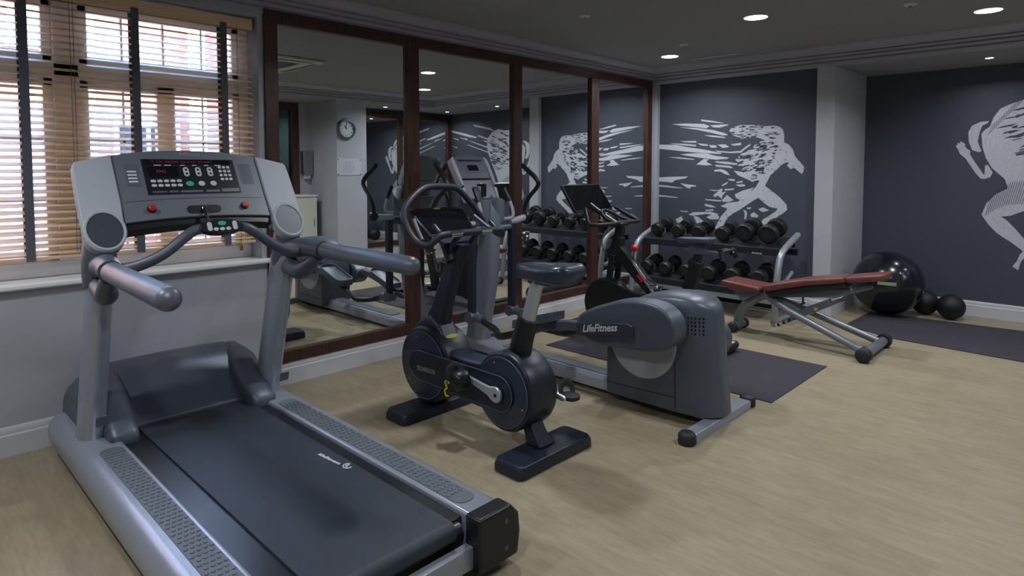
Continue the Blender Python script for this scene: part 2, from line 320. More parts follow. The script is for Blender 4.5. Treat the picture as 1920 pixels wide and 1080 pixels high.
MU={"S1":[[[3.411,2.005],[3.29,1.986],[3.131,1.951],[3.165,1.951],[3.29,1.966],[3.403,1.986]],[[3.778,1.97],[3.608,1.97],[3.374,1.954],[3.303,1.925],[3.345,1.904],[3.519,1.928],[3.668,1.949]],[[3.303,1.934],[3.083,1.936],[3.103,1.922],[3.191,1.903],[3.261,1.91]],[[3.675,1.928],[3.46,1.912],[3.26,1.88],[3.122,1.839],[3.088,1.818],[3.149,1.814],[3.288,1.852],[3.46,1.892]],[[3.372,1.829],[3.231,1.817],[3.114,1.796],[3.128,1.787],[3.287,1.806]],[[3.672,1.769],[3.465,1.768],[3.464,1.745],[3.59,1.753]],[[3.81,1.751],[3.649,1.741],[3.464,1.723],[3.471,1.705],[3.649,1.723]],[[4.043,1.741],[3.725,1.73],[3.544,1.694],[3.341,1.663],[3.159,1.624],[3.172,1.613],[3.398,1.63],[3.603,1.65],[3.832,1.677],[4.043,1.696]],[[3.457,1.741],[3.328,1.724],[3.32,1.706],[3.399,1.713]],[[3.313,1.715],[3.229,1.712],[3.215,1.686],[3.285,1.684]],[[3.209,1.718],[3.12,1.719],[3.072,1.689],[3.146,1.678]],[[3.059,1.717],[2.94,1.733],[2.946,1.705],[3.025,1.701]],[[3.242,1.654],[3.064,1.637],[2.945,1.645],[2.881,1.697],[2.836,1.719],[2.842,1.696],[2.906,1.653],[2.944,1.622],[3.064,1.622],[3.2,1.637]],[[3.663,1.619],[3.455,1.629],[3.34,1.623],[3.227,1.595],[3.076,1.573],[3.09,1.561],[3.227,1.552],[3.425,1.578],[3.572,1.6]],[[3.816,1.589],[3.677,1.585],[3.483,1.562],[3.498,1.554],[3.677,1.57]],[[3.46,1.5],[3.368,1.564],[3.311,1.556],[3.339,1.53],[3.267,1.494],[3.338,1.489]],[[3.24,1.536],[3.089,1.528],[2.975,1.508],[2.988,1.493],[3.116,1.503],[3.212,1.52]],[[3.233,1.497],[3.061,1.483],[3.021,1.457],[3.142,1.468],[3.225,1.477]],[[3.245,1.438],[3.169,1.451],[3.101,1.425],[3.059,1.38],[3.114,1.392],[3.169,1.421],[3.238,1.42]],[[3.02,1.431],[2.927,1.419],[2.835,1.369],[2.796,1.306],[2.874,1.343],[2.966,1.38]],[[4.038,1.344],[3.797,1.358],[3.561,1.365],[3.591,1.342],[3.719,1.32],[3.765,1.292],[3.906,1.301],[4.038,1.305]],[[4.037,1.263],[3.842,1.256],[3.626,1.232],[3.641,1.225],[3.842,1.235],[4.037,1.248]],[[3.658,1.286],[3.567,1.274],[3.459,1.263],[3.464,1.249],[3.522,1.248],[3.537,1.225],[3.582,1.24]],[[4.036,1.141],[3.872,1.139],[3.678,1.121],[3.701,1.113],[3.872,1.122],[4.035,1.124]],[[4.033,0.982],[3.982,0.98],[3.985,0.971],[4.033,0.969]],[[3.66,0.966],[3.555,0.966],[3.562,0.954],[3.645,0.956]],[[3.353,1.111],[3.149,1.105],[3.163,1.091],[3.331,1.099]],[[3.305,1.219],[3.193,1.215],[3.152,1.236],[3.138,1.21],[3.248,1.204]],[[3.086,1.341],[3.005,1.339],[3.005,1.318],[3.058,1.322]],[[3.153,1.275],[3.078,1.312],[3.091,1.289],[3.139,1.262]],[[2.991,1.31],[2.919,1.323],[2.918,1.304],[2.978,1.297]],[[2.997,1.28],[2.899,1.286],[2.885,1.264],[2.95,1.259]],[[3.124,1.23],[3.01,1.239],[3.016,1.223],[3.11,1.213]],[[3.248,1.161],[3.193,1.202],[3.152,1.222],[3.151,1.19],[3.097,1.204],[3.137,1.164],[3.15,1.118],[3.192,1.156],[3.24,1.135]],[[3.149,1.105],[3.089,1.165],[3.014,1.11],[3.067,1.091],[3.135,1.086]],[[3.352,1.058],[3.274,1.048],[3.21,1.024],[3.273,1.021],[3.344,1.034]],[[3.344,0.991],[3.245,1.003],[3.244,0.985],[3.329,0.976]],[[3.162,1.039],[3.081,1.081],[2.947,1.099],[2.96,1.073],[3.08,1.016]],[[3.002,1.174],[2.923,1.215],[2.833,1.242],[2.795,1.256],[2.832,1.192],[2.934,1.112],[2.988,1.136]],[[2.906,1.011],[2.886,0.974],[2.891,0.91],[2.872,0.911],[2.86,0.975],[2.873,1.0]],[[2.868,1.038],[2.816,1.041],[2.828,1.021],[2.861,1.02]],[[2.739,1.031],[2.689,1.046],[2.627,1.018],[2.688,0.996],[2.72,1.007]],[[2.827,0.964],[2.789,0.991],[2.738,0.956],[2.762,0.923],[2.807,0.927]],[[3.547,0.928],[3.488,0.958],[3.272,0.971],[3.188,0.952],[3.202,0.932],[3.329,0.945],[3.502,0.916]],[[3.328,0.912],[3.216,0.958],[3.174,0.92],[3.187,0.893],[3.285,0.888]],[[3.712,0.864],[3.636,0.903],[3.613,0.856],[3.681,0.817]],[[3.487,0.917],[3.429,0.907],[3.356,0.857],[3.442,0.832]]],"HEAD":[[3.069,1.882],[3.016,1.905],[2.95,1.921],[2.808,1.914],[2.682,1.896],[2.596,1.898],[2.554,1.883],[2.55,1.737],[2.593,1.726],[2.679,1.747],[2.755,1.778],[2.882,1.783],[2.934,1.774],[3.027,1.81],[3.075,1.843]],"BODY":[[2.578,1.894],[2.535,1.883],[2.505,1.857],[2.488,1.796],[2.49,1.723],[2.442,1.7],[2.4,1.649],[2.375,1.576],[2.333,1.528],[2.286,1.468],[2.291,1.427],[2.307,1.399],[2.348,1.433],[2.384,1.463],[2.419,1.447],[2.455,1.487],[2.43,1.519],[2.474,1.515],[2.503,1.493],[2.562,1.438],[2.622,1.383],[2.651,1.321],[2.675,1.273],[2.606,1.223],[2.52,1.157],[2.452,1.086],[2.442,1.032],[2.492,0.987],[2.575,0.927],[2.66,0.86],[2.736,0.855],[2.687,0.921],[2.625,0.962],[2.553,1.015],[2.541,1.042],[2.615,1.049],[2.678,1.09],[2.742,1.144],[2.792,1.117],[2.868,1.064],[2.946,1.007],[3.025,0.961],[3.098,0.885],[3.144,0.791],[3.227,0.785],[3.16,0.921],[3.08,1.016],[2.961,1.099],[2.845,1.185],[2.776,1.256],[2.745,1.307],[2.703,1.382],[2.685,1.457],[2.625,1.531],[2.578,1.604],[2.561,1.677],[2.57,1.787]],"TORSO":[[2.97,1.585],[2.879,1.634],[2.778,1.694],[2.691,1.742],[2.568,1.726],[2.553,1.603],[2.613,1.531],[2.673,1.457],[2.708,1.357],[2.783,1.294],[2.875,1.406],[2.942,1.482]],"S2":[[[1.09,1.81],[1.062,1.873],[0.996,1.907],[0.93,1.912],[0.937,1.895],[0.98,1.87],[1.0,1.807],[1.012,1.716],[0.98,1.624],[1.001,1.612],[1.054,1.635],[1.083,1.718]],[[1.185,1.684],[1.163,1.698],[1.14,1.72],[1.108,1.664],[1.085,1.636],[1.068,1.589],[1.028,1.515],[0.95,1.387],[0.942,1.351],[0.979,1.356],[1.017,1.405],[1.105,1.553],[1.152,1.6]],[[0.95,1.387],[0.946,1.487],[0.924,1.487],[0.885,1.415],[0.906,1.369],[0.942,1.356]],[[0.707,0.523],[0.674,0.581],[0.655,0.645],[0.626,0.683],[0.6,0.65],[0.646,0.575],[0.664,0.492]],[[1.157,1.665],[1.185,1.662],[1.188,1.675],[1.161,1.691]],[[1.161,1.684],[1.178,1.699],[1.174,1.71],[1.146,1.694]],[[1.142,1.687],[1.156,1.717],[1.143,1.724],[1.127,1.697]],[[1.127,1.679],[1.134,1.705],[1.122,1.712],[1.109,1.682]],[[1.099,1.627],[1.085,1.641],[1.071,1.63],[1.067,1.604],[1.088,1.597]]],"B2":[[0.985,1.788],[0.964,1.824],[0.921,1.858],[0.895,1.946],[0.847,2.024],[0.771,2.063],[0.672,2.099],[0.5,2.1],[0.36,2.13],[0.2,2.08],[0.1,1.98],[0.08,1.85],[0.12,1.7],[0.2,1.55],[0.27,1.42],[0.33,1.3],[0.37,1.2],[0.42,1.1],[0.465,1.045],[0.515,0.938],[0.638,1.055],[0.737,1.005],[0.807,0.993],[0.763,0.959],[0.69,0.874],[0.629,0.79],[0.614,0.649],[0.657,0.698],[0.728,0.755],[0.831,0.828],[0.906,0.914],[0.96,1.003],[0.927,1.114],[0.857,1.207],[0.766,1.264],[0.79,1.353],[0.834,1.397],[0.894,1.46],[0.941,1.551],[0.973,1.661]],"LEG2":[[0.52,1.1],[0.42,1.1],[0.2,0.95],[0.0,0.86],[-0.18,0.7],[-0.32,0.6],[-0.26,0.55],[-0.05,0.66],[0.15,0.76],[0.35,0.88]],"T2":[[0.84,1.95],[0.68,2.03],[0.4,2.07],[0.15,1.98],[0.12,1.7],[0.3,1.42],[0.5,1.45],[0.66,1.6],[0.76,1.75]],"M2":[[[-0.271,2.237],[-0.248,2.205],[0.181,2.116],[0.29,2.089],[0.159,2.155]],[[-0.862,2.161],[-0.85,2.119],[-0.389,2.022],[-0.203,1.992],[-0.179,2.015],[-0.508,2.09]],[[-0.826,2.013],[-0.678,1.968],[-0.666,1.983],[-0.776,2.016]],[[-0.653,2.023],[-0.413,1.959],[-0.437,1.992]],[[-0.39,1.951],[0.114,1.805],[0.136,1.827],[-0.319,1.941]],[[-0.437,1.881],[0.289,1.679],[0.289,1.702],[-0.39,1.88]],[[-0.852,1.875],[-0.716,1.824],[-0.703,1.847]],[[-0.156,2.029],[0.246,1.908],[0.419,1.843],[0.376,1.889],[0.07,1.99],[-0.133,2.044]],[[-0.043,1.948],[0.397,1.798],[0.418,1.821],[0.07,1.937]]]}
# ================================================================= ROOM
XW=6.58; XM=6.64; YL=4.0; ZC=2.6; ZS=2.445; YR=-.9; XA=7.6; XB=-2.2
b=MB(); b.box(XB-.2,XA+.2,YR-.2,YL+.3,-.1,0); struct('floor',b,'floor')
b=MB()  # mirror / window wall
b.box(XB-.2,-.6,YL,YL+.28,0,2.8); b.box(-.6,1.80,YL,YL+.28,0,.85); b.box(-.6,1.80,YL,YL+.28,2.42,2.8); b.box(1.80,1.84,YL,YL+.28,0,2.8)
b.box(1.84,6.52,YL+.05,YL+.28,0,2.8); b.box(1.84,6.44,YL,YL+.05,0,.148); b.box(1.84,6.44,YL,YL+.05,2.49,2.8); b.box(6.44,XA+.2,YL,YL+.28,0,2.8)
struct('wall_left',b,'wall')
b=MB(); b.box(XM,XM+.15,2.18,3.965,0,2.8); struct('wall_far',b,'dark')
b=MB(); b.box(XW,XM+.2,3.965,YL,0,2.8); struct('trim_1',b,'pillar',.003)
b=MB(); b.box(XW,XA+.1,2.01,2.18,0,2.8); struct('wall_pillar',b,'pillar',.004)
b=MB(); b.box(XA,XA+.15,YR-.1,2.05,0,2.8); struct('wall_alcove',b,'dark')
b=MB(); b.box(5.3,XA+.1,YR-.15,YR,0,2.8); struct('wall_right',b,'dark')
b=MB(); b.box(4.8,5.3,YR-.15,-.13,0,2.8); struct('wall_pier',b,'wall',.004)
b=MB(); b.box(XB,3.6,YR-.15,YR,0,2.8); b.box(3.6,4.6,YR-.15,YR,2.42,2.8); b.box(4.6,4.8,YR-.15,YR,0,2.8); b.box(3.4,4.8,YR-1.2,YR-1.1,0,2.8); b.box(3.4,3.5,YR-1.2,YR-.15,0,2.8); b.box(4.7,4.8,YR-1.2,YR-.15,0,2.8); struct('wall_entrance',b,'wall')
b=MB(); b.box(XB-.15,XB,YR-.1,YL+.1,0,2.8); struct('wall_back',b,'wall')
# ceilings
b=MB(); b.box(XB-.2,XW+.3,-.13,YL+.3,ZC,ZC+.2); struct('ceiling',b,'ceil')
b=MB(); b.box(XW,XA+.2,YR-.2,2.1,ZS,ZC+.2); b.box(XB-.2,XW,YR-1.3,-.13,ZS,ZC+.2); b.box(XW,XM+.2,2.18,YL,ZS,ZC+.2); struct('ceiling_soffit',b,'ceil')
# cornice: stepped profile (offset from wall, z)
prof=[(.012,ZS-.002),(.016,ZS+.036),(.003,ZS+.038),(.003,ZS+.047),(.052,ZS+.046),(.056,ZS+.068),(.040,ZS+.070),(.040,ZS+.078),(.092,ZS+.077),(.096,ZS+.096),(.082,ZS+.098),(.082,ZS+.104),(.15,ZS+.104),(.19,ZS+.115),(.23,ZS+.135),(.25,ZS+.137),(.26,ZC-.001),(-.02,ZC-.001),(-.02,ZS-.002)]
def cornice(name,p0,p1,inward,k0=1,k1=1,scale=1):
    # mitred run from p0 to p1 at the wall line, profile pushed inward
    d=Vector((p1[0]-p0[0],p1[1]-p0[1],0)).normalized(); n=Vector(inward)
    ra=[];rb=[]
    for o,z in prof:
        o2=o*scale
        ra.append(Vector((p0[0],p0[1],0))+n*o2+d*o2*k0+Vector((0,0,z)))
        rb.append(Vector((p1[0],p1[1],0))+n*o2-d*o2*k1+Vector((0,0,z)))
    b=MB(); b.loft([ra,rb]); struct(name,b,'cornice')
prof_w=prof
cornice('trim_2',(XW,YL-.0),(XW,-.13),(-1,0,0),.62,1)
prof=[(o*.62,z) for o,z in prof_w]
cornice('trim_3',(XB,YL),(XW,YL),(0,-1,0),0,1/.62)
prof=prof_w
cornice('trim_4',(XW,-.13),(XB,-.13),(0,1,0),1,0)
# skirting boards
def skirt(name,pts,n):
    b=MB()
    (x0,y0),(x1,y1)=pts
    pr=[(0,0),(.018,0),(.018,.105),(.012,.112),(.014,.13),(.006,.145),(0,.148)]
    n=Vector(n); b.loft([[Vector((x,y,0))+n*o+Vector((0,0,z)) for o,z in pr] for x,y in ((x0,y0),(x1,y1))])
    struct(name,b,'skirt')
skirt('baseboard_left',((XB,YL),(XW,YL)),(0,-1,0))
skirt('baseboard_far',((XM,3.965),(XM,2.18)),(-1,0,0))
skirt('baseboard_pillar',((XW,2.198),(XW,1.992)),(-1,0,0))
skirt('baseboard_pillar_side',((XW,2.01),(XA,2.01)),(0,-1,0))
skirt('baseboard_alcove',((XA,2.01),(XA,YR)),(-1,0,0))
skirt('baseboard_right',((5.3,YR),(XA,YR)),(0,1,0))
skirt('baseboard_pier',((4.8,-.13),(5.3,-.13)),(0,1,0))
skirt('baseboard_entrance',((XB,YR),(3.55,YR)),(0,1,0))
# window sill + reveal
b=MB(); b.box(-.6,1.80,YL-.0,YL+.22,.85,.868); b.prism((Vector((-.66,0,0)),Vector((0,1,0)),Vector((0,0,1)),Vector((1,0,0))),[(YL+.01,.835),(YL+.01,.87),(YL-.03,.87),(YL-.04,.862),(YL-.04,.845),(YL-.032,.837)],0,2.5)
struct('trim_5',b,'sill',.003)
# window
def window():
    w=thing('window_1',(.6,YL+.18,.87),None,None); w['kind']='structure'
    y0,y1=YL+.15,YL+.22
    b=MB(); b.box(-.6,1.8,y0,y1,.868,.95); b.box(-.6,1.8,y0,y1,2.36,2.42); b.box(-.6,-.54,y0,y1,.95,2.36); b.box(1.74,1.8,y0,y1,.95,2.36)
    b.box(.74,.86,y0-.01,y1,.95,2.36); b.box(-.54,1.74,y0-.01,y1,1.94,2.03)
    obj('window_frame',b,'upvc',w,.006)
    for (x0,x1) in ((-.54,.74),(.86,1.74)):
        for (z0,z1) in ((.95,1.94),(2.03,2.36)):
            b=MB(); b.box(x0,x1,y0+.005,y1-.01,z0,z0+.045); b.box(x0,x1,y0+.005,y1-.01,z1-.045,z1); b.box(x0,x0+.045,y0+.005,y1-.01,z0,z1); b.box(x1-.045,x1,y0+.005,y1-.01,z0,z1)
            if z0<1: b.box((x0+x1)/2-.05,(x0+x1)/2+.05,y0+.005,y1-.01,z0,z1)
            s=obj('sash',b,'upvc',w,.005)
            b=MB(); n=4 
            for i in range(1,n): x=x0+(x1-x0)*i/n; b.box(x-.006,x+.006,YL+.186,YL+.19,z0,z1)
            k=3 if z0<1 else 1
            for i in range(1,k): z=z0+(z1-z0)*i/k; b.box(x0,x1,YL+.186,YL+.19,z-.006,z+.006)
            obj('glazing_bars',b,'upvc',s)
            b=MB(); b.box(x0+.04,x1-.04,YL+.191,YL+.194,z0+.04,z1-.04); obj('pane',b,'glassw',s)
window()
# blind
bl=thing('venetian_blind',(.6,YL+.06,.97),'wide wooden venetian blind with grey ladder tapes hanging in the window','blind')
b=MB(); b.box(-.58,1.785,YL+.035,YL+.05,2.335,2.405); b.box(-.58,1.785,YL+.05,YL+.09,2.36,2.4); obj('headrail',b,'slat',bl,.004)
b=MB(); z=1.01; i=0
while z<2.335:
    a=math.radians(20); c,s=math.cos(a)*.025,math.sin(a)*.025
    rr=[]
    for x in (-.58,1.78):
        rr.append([Vector((x,YL+.062-c,z-s-.0014)),Vector((x,YL+.062-c,z-s+.0014)),Vector((x,YL+.062+c,z+s+.0014)),Vector((x,YL+.062+c,z+s-.0014))])
    b.loft(rr); z+=.0358
obj('slats',b,'slat',bl)
b=MB(); b.box(-.58,1.78,YL+.04,YL+.09,.972,.99); obj('bottom_rail',b,'slat',bl,.004)
for x in (-.4,.11,.60,1.11,1.60):
    b=MB(); b.box(x-.02,x+.02,YL+.033,YL+.0345,.97,2.36); b.box(x-.02,x+.02,YL+.0895,YL+.091,.97,2.36); obj('ladder_tape',b,'tape',bl)
for cx_,cz_ in ((1.68,.98),(.80,1.0),(.815,1.0)):
    b=MB(); b.cyl((cx_,YL+.029,2.36),(cx_,YL+.029,cz_),.0015,seg=6); obj('pull_cord',b,'tape',bl)
b=MB(); b.lathe((1.68,YL+.03,.93),(0,0,1),[(0,0),(.009,0),(.011,.02),(.005,.055),(0,.06)],12); obj('toggle',b,'brass',bl)

# mirror wall
mr=thing('framed_mirror',(4.1,YL,.15),'long wall mirror of four panes in a dark brown wooden frame','mirror')
F0,F1=YL-.018,YL+.045
b=MB(); b.box(1.835,6.50,F0,F1,2.395,2.478); obj('top_rail',b,'brown',mr,.003)
b=MB(); b.box(1.835,6.50,F0,F1,.15,.228); obj('bottom_rail',b,'brown',mr,.003)
for (x0,x1) in ((1.835,1.925),(2.963,3.077),(4.147,4.261),(5.322,5.453),(6.40,6.50)):
    b=MB(); b.box(x0,x1,F0+.001,F1,.228,2.395); obj('mullion',b,'brown',mr,.003)
for (x0,x1) in ((1.925,2.963),(3.077,4.147),(4.261,5.322),(5.453,6.40)):
    b=MB(); b.box(x0,x1,YL+.012,YL+.018,.228,2.395); obj('mirror_pane',b,'mirror',mr)
# alcove mirror on right wall
mr=thing('framed_mirror',(6.4,YR,.15),'brown framed mirror in the recess beside the wall clock','mirror')
b=MB(); b.box(5.32,7.58,YR,YR+.05,2.30,2.38); obj('top_rail',b,'brown',mr,.003)
b=MB(); b.box(5.32,7.58,YR,YR+.05,.15,.23); obj('bottom_rail',b,'brown',mr,.003)
for (x0,x1) in ((5.32,5.40),(6.42,6.50),(7.50,7.58)):
    b=MB(); b.box(x0,x1,YR,YR+.05,.23,2.30); obj('mullion',b,'brown',mr,.003)
for (x0,x1) in ((5.40,6.42),(6.50,7.50)):
    b=MB(); b.box(x0,x1,YR+.005,YR+.012,.23,2.30); obj('mirror_pane',b,'mirror',mr)
# door
d=thing('door_1',(4.1,YR,0),None,None); d['kind']='structure'
b=MB(); b.box(4.52,4.61,YR-.14,YR+.02,0,2.44); b.box(3.59,3.68,YR-.14,YR+.02,0,2.44); b.box(3.68,4.52,YR-.14,YR+.02,2.34,2.43); b.box(3.68,4.52,YR-.1,YR-.05,0,.25); obj('door_frame',b,'brown',d,.003)
b=MB(); b.box(3.68,4.52,YR-.08,YR-.07,.25,2.34); obj('door_pane',b,'glassd',d)
b=MB(); b.box(4.44,4.47,YR-.05,YR-.01,.9,1.25); obj('door_handle',b,'steel',d,.005)

# ------------------------------------------------------------- murals
XS=XM/6.59
def sc(p,x,ref): k=x/ref; return (p[0]*k, 1.45+(p[1]-1.45)*k)
def decal(polys,x,ref,th=.002,x_off=0,base=0):
    b=MB()
    for i,p in enumerate(polys):
        q=[sc(v,x,ref) for v in p]
        b.prism(XF,q,x-x_off-th-(i+base)*4e-6,x-x_off+.001 if not x_off else x-x_off+.0012)
    return b
def inside(p,poly):
    x,y=p;c=False;n=len(poly)
    for i in range(n):
        x1,y1=poly[i];x2,y2=poly[(i+1)%n]
        if (y1>y)!=(y2>y) and x<(x2-x1)*(y-y1)/(y2-y1)+x1: c=not c
    return c
def shards(poly,n,rng,L=(.03,.09),H=(.008,.03),sl=0.05,dirn=1):
    ys=[p[0] for p in poly];zs=[p[1] for p in poly];out=[];t=0
    while len(out)<n and t<n*30:
        t+=1; y=rng.uniform(min(ys),max(ys));z=rng.uniform(min(zs),max(zs))
        if not inside((y,z),poly): continue
        l=rng.uniform(*L);h=rng.uniform(*H);k=rng.randint(4,7);a0=rng.uniform(0,6)
        pts=[]
        for i in range(k):
            a=a0+2*PI*i/k+rng.uniform(-.3,.3);r=rng.uniform(.45,1)
            dy=math.cos(a)*l*r/2; dz=math.sin(a)*h*r/2+sl*dy*dirn
            pts.append((y+dy,z+dz))
        out.append(pts)
    return out
rng=random.Random(4)
mu=thing('wall_mural',(XM,3.0,1.3),'white mural of a running figure breaking into streaks above the dumbbell rack','mural')
obj('figure',decal([MU['BODY']],XM,6.59),'mural',mu)
obj('streaks',decal(MU['S1'],XM,6.59,base=10),'mural',mu)
obj('fragments',decal([MU['HEAD']]+shards(MU['TORSO'],150,rng,(.06,.17),(.02,.055),-.15),XM,6.59,base=80),'mural',mu)
cut=shards(MU['HEAD'],45,rng,(.03,.12),(.010,.028),.0)+shards(MU['BODY'],26,rng,(.015,.035),(.008,.014),.3)+shards(MU['TORSO'],75,rng,(.03,.10),(.01,.024),-.2)
obj('cuts',decal(cut,XM,6.59,.001,.0031),'muraldark',mu)
mu=thing('wall_mural',(XA,.6,1.3),'white mural of a sprinting figure seen from the front on the alcove wall','mural')
obj('figure',decal([MU['B2'],MU['LEG2']],XA,7.59),'mural',mu)
obj('streaks',decal(MU['S2']+MU['M2'],XA,7.59,base=10),'mural',mu)
cut=[p for p in shards(MU['T2'],110,rng,(.07,.2),(.014,.04),-.24)]
hs=[]  # hatch lines over hip and arm
for i in range(26):
    y=.93-i*.017; z0=1.10+.12*math.sin(i/26*3)-.1; hs.append([(y,z0+.28*0),(y-.004,z0),(y-.05,z0+.22),(y-.046,z0+.222)])
for i in range(14):
    y=.93-i*.018; z0=1.78+i*.022; hs.append([(y,z0),(y-.004,z0),(y-.03,z0+.09),(y-.026,z0+.09)])
obj('cuts',decal(cut+hs,XA,7.59,.001,.0026),'muraldark',mu)

# ------------------------------------------------------------- ceiling fittings
def downlight(x,y,z,r,label,group,small=False,power=0):
    t=thing('downlight',(x,y,z),label,'ceiling light',group)
    b=MB(); b.loft([[Vector((x+q*math.cos(a),y+q*math.sin(a),z-.006+h)) for a in [2*PI*i/32 for i in range(32)]] for q,h in [(r,0),(r*1.08,.001),(r*1.12,.006),(r*.98,.006),(r*.98,.001)]],closed=True); obj('trim_ring',b,'trimw',t)
    b=MB(); b.lathe((x,y,z-.004),(0,0,1),[(0,0),(r*.97,0),(r*.97,.003),(0,.003)],32); obj('lens',b,'lights' if small else 'light',t)
    la=bpy.data.lights.new('downlight_lamp','AREA'); la.shape='DISK'; la.size=r*1.8; la.energy=power; la.color=(.93,.96,1.0); la.spread=math.radians(150)
    lo=bpy.data.objects.new('downlight_lamp',la); COL.objects.link(lo); lo.parent=t; lo.location=(0,0,-.012)
PW=17
for (x,y,lab) in ((4.764,2.031,'large round downlight, middle of the three lit on the ceiling'),(5.73,.731,'large round downlight, rightmost on the main ceiling'),(5.796,3.355,'round downlight near the corner where mirror and mural meet')):
    downlight(x,y,ZC,.085,lab,'round lit downlights',False,PW)
for (x,y,lab) in ((.1,.9,'added unseen downlight filling the entrance side of the room'),(-.35,2.7,'added unseen downlight filling the window side behind the treadmill'),(3.3,.25,'added unseen downlight for the clock wall, near the air conditioning panel'),(2.45,2.5,'added unseen downlight brightening the floor between the treadmill and the exercise bike')):  # out-of-view fill lamps, added to brighten floor, console, window side and clock wall
    downlight(x,y,ZC,.085,lab,'round lit downlights',False,PW*(.9 if x==2.45 else 1.12))
for (x,y,lab) in ((7.06,.88,'small spotlight in the low alcove ceiling above the sprinting mural'),(7.15,-.45,'small spotlight in the alcove corner, seen in the mirror'),(5.9,-.5,'small spotlight above the recess mirror beside the clock')):
    downlight(x,y,ZS,.032,lab,'small alcove spotlights',True,3.6)
for i,(x,y,lab) in enumerate(((3.838,2.942,'small unlit white ceiling disc nearest the mirror'),(5.148,1.099,'small unlit white ceiling disc between the two large downlights'),(5.35,2.95,'small unlit ceiling disc beside the corner downlight'))):
    t=thing('smoke_detector',(x,y,ZC),lab,'ceiling sensor','small ceiling discs')
    b=MB(); b.lathe((x,y,ZC-.012),(0,0,1),[(0,0),(.028,0),(.04,.006),(.042,.012),(0,.012)],24); obj('housing',b,'trimw',t)
    b=MB(); b.lathe((x,y,ZC-.018),(0,0,1),[(0,0),(.012,0),(.014,.007),(0,.007)],16); obj('sensor_head',b,'steel',t)
t=thing('ceiling_vent',(6.1,3.1,ZC),'slim white slot vent in the ceiling edge above the mural','vent')
b=MB(); b.box(6.08,6.14,2.75,3.3,ZC-.006,ZC); obj('vent_frame',b,'cornice',t,.002)
b=MB(); b.box(6.095,6.125,2.78,3.27,ZC-.008,ZC-.005); obj('vent_slot',b,'trimw',t)
t=thing('air_conditioner',(3.05,1.4,ZC),'square cream air conditioning cassette in the ceiling, seen in the mirror','air conditioner')
b=MB(); b.prism(ZF,[(2.6,.9),(3.5,.9),(3.5,1.9),(2.6,1.9)],ZC-.03,ZC-.001); obj('cassette_panel',b,'cream',t,.012)
b=MB(); b.box(2.8,3.3,1.1,1.7,ZC-.034,ZC-.028); obj('grille',b,'steel',t,.003)
b=MB()
for s in (0,1):
    b.box(2.72,3.38,.96+s*.84,1.0+s*.84,ZC-.033,ZC-.028); b.box(2.64+s*.78,2.68+s*.78,1.02,1.78,ZC-.033,ZC-.028)
obj('air_slots',b,'gun',t)

downlight(4.1,YR-.62,ZS,.05,'small downlight in the corridor behind the glass door',None,True,7)
# clock wall fittings (seen in the mirror)
YK=-.13
t=thing('wall_clock',(4.95,YK,2.03),'round wall clock with a steel rim and numbered pale dial','clock')
b=MB(); b.lathe((4.95,YK,2.03),(0,1,0),[(.0,0),(.15,0),(.155,.02),(.145,.04),(.12,.042),(.118,.02),(0,.02)],48); obj('rim',b,'clockrim',t)
b=MB(); b.lathe((4.95,YK+.02,2.03),(0,1,0),[(0,0),(.119,0),(.119,.004),(0,.004)],40); fc=obj('dial',b,'clockface',t)
for k in range(12):
    a=PI/2-2*PI*(k+1)/12
    obj('numeral',text_mb(str(k+1),(4.95-math.cos(a)*.095,YK+.0245,2.03+math.sin(a)*.095),(-1,0,0),(0,0,1),.034,.001,bold=.02),'blackp',fc)
b=MB(); b.prism(YF,[(4.948,2.03),(4.952,2.03),(4.952,2.12),(4.948,2.12)],YK+.026,YK+.028); obj('minute_hand',b,'blackp',t)
b=MB(); b.prism(YF,[(4.947,2.026),(4.953,2.032),(4.92,2.085),(4.915,2.08)],YK+.028,YK+.030); obj('hour_hand',b,'blackp',t)
t=thing('wall_notice',(4.95,YK,1.62),'pale printed notice with corner fixings below the clock','notice')
b=MB(); b.box(4.80,5.20,YK,YK+.006,1.36,1.60); 
obj('notice_board',b,'paper',t,.001)
b=MB()
for i,w in enumerate((.10,.16,.08,.18,.14,.2,.12)):
    b.box(5.0-w/2,5.0+w/2,YK+.006,YK+.007,1.555-i*.025,1.561-i*.025)
obj('printed_lines',b,'letterd',t)
for x in (4.815,5.185):
    for z in (1.375,1.585):
        b=MB(); b.cyl((x,YK+.005,z),(x,YK+.014,z),.008,seg=12); obj('fixing',b,'steel',t)
t=thing('wall_mounted_towel_dispenser',(4.68,YR,1.5),'steel paper towel dispenser on the wall beside the glass door','dispenser')
b=MB(); b.box(4.63,4.79,YR,YR+.11,1.36,1.72); obj('casing',b,'steel',t,.01)
b=MB(); b.box(4.66,4.76,YR+.03,YR+.08,1.3,1.38); obj('paper_towel',b,'mural',t,.01)
t=thing('storage_cabinet',(4.6,YR+.2,0),'low pale cabinet standing below the towel dispenser','cabinet')
b=MB(); b.box(4.36,4.70,YR+.02,YR+.36,.0,1.04); obj('carcass',b,'cream',t,.006)
b=MB(); b.box(4.35,4.71,YR+.02,YR+.38,1.04,1.07); obj('cabinet_top',b,'trimw',t,.004)
b=MB(); b.box(4.37,4.69,YR+.36,YR+.375,.05,1.02); dd=obj('door',b,'cream',t,.003)
b=MB(); b.cyl((4.64,YR+.385,.6),(4.64,YR+.385,.72),.005); obj('handle',b,'steel',dd)

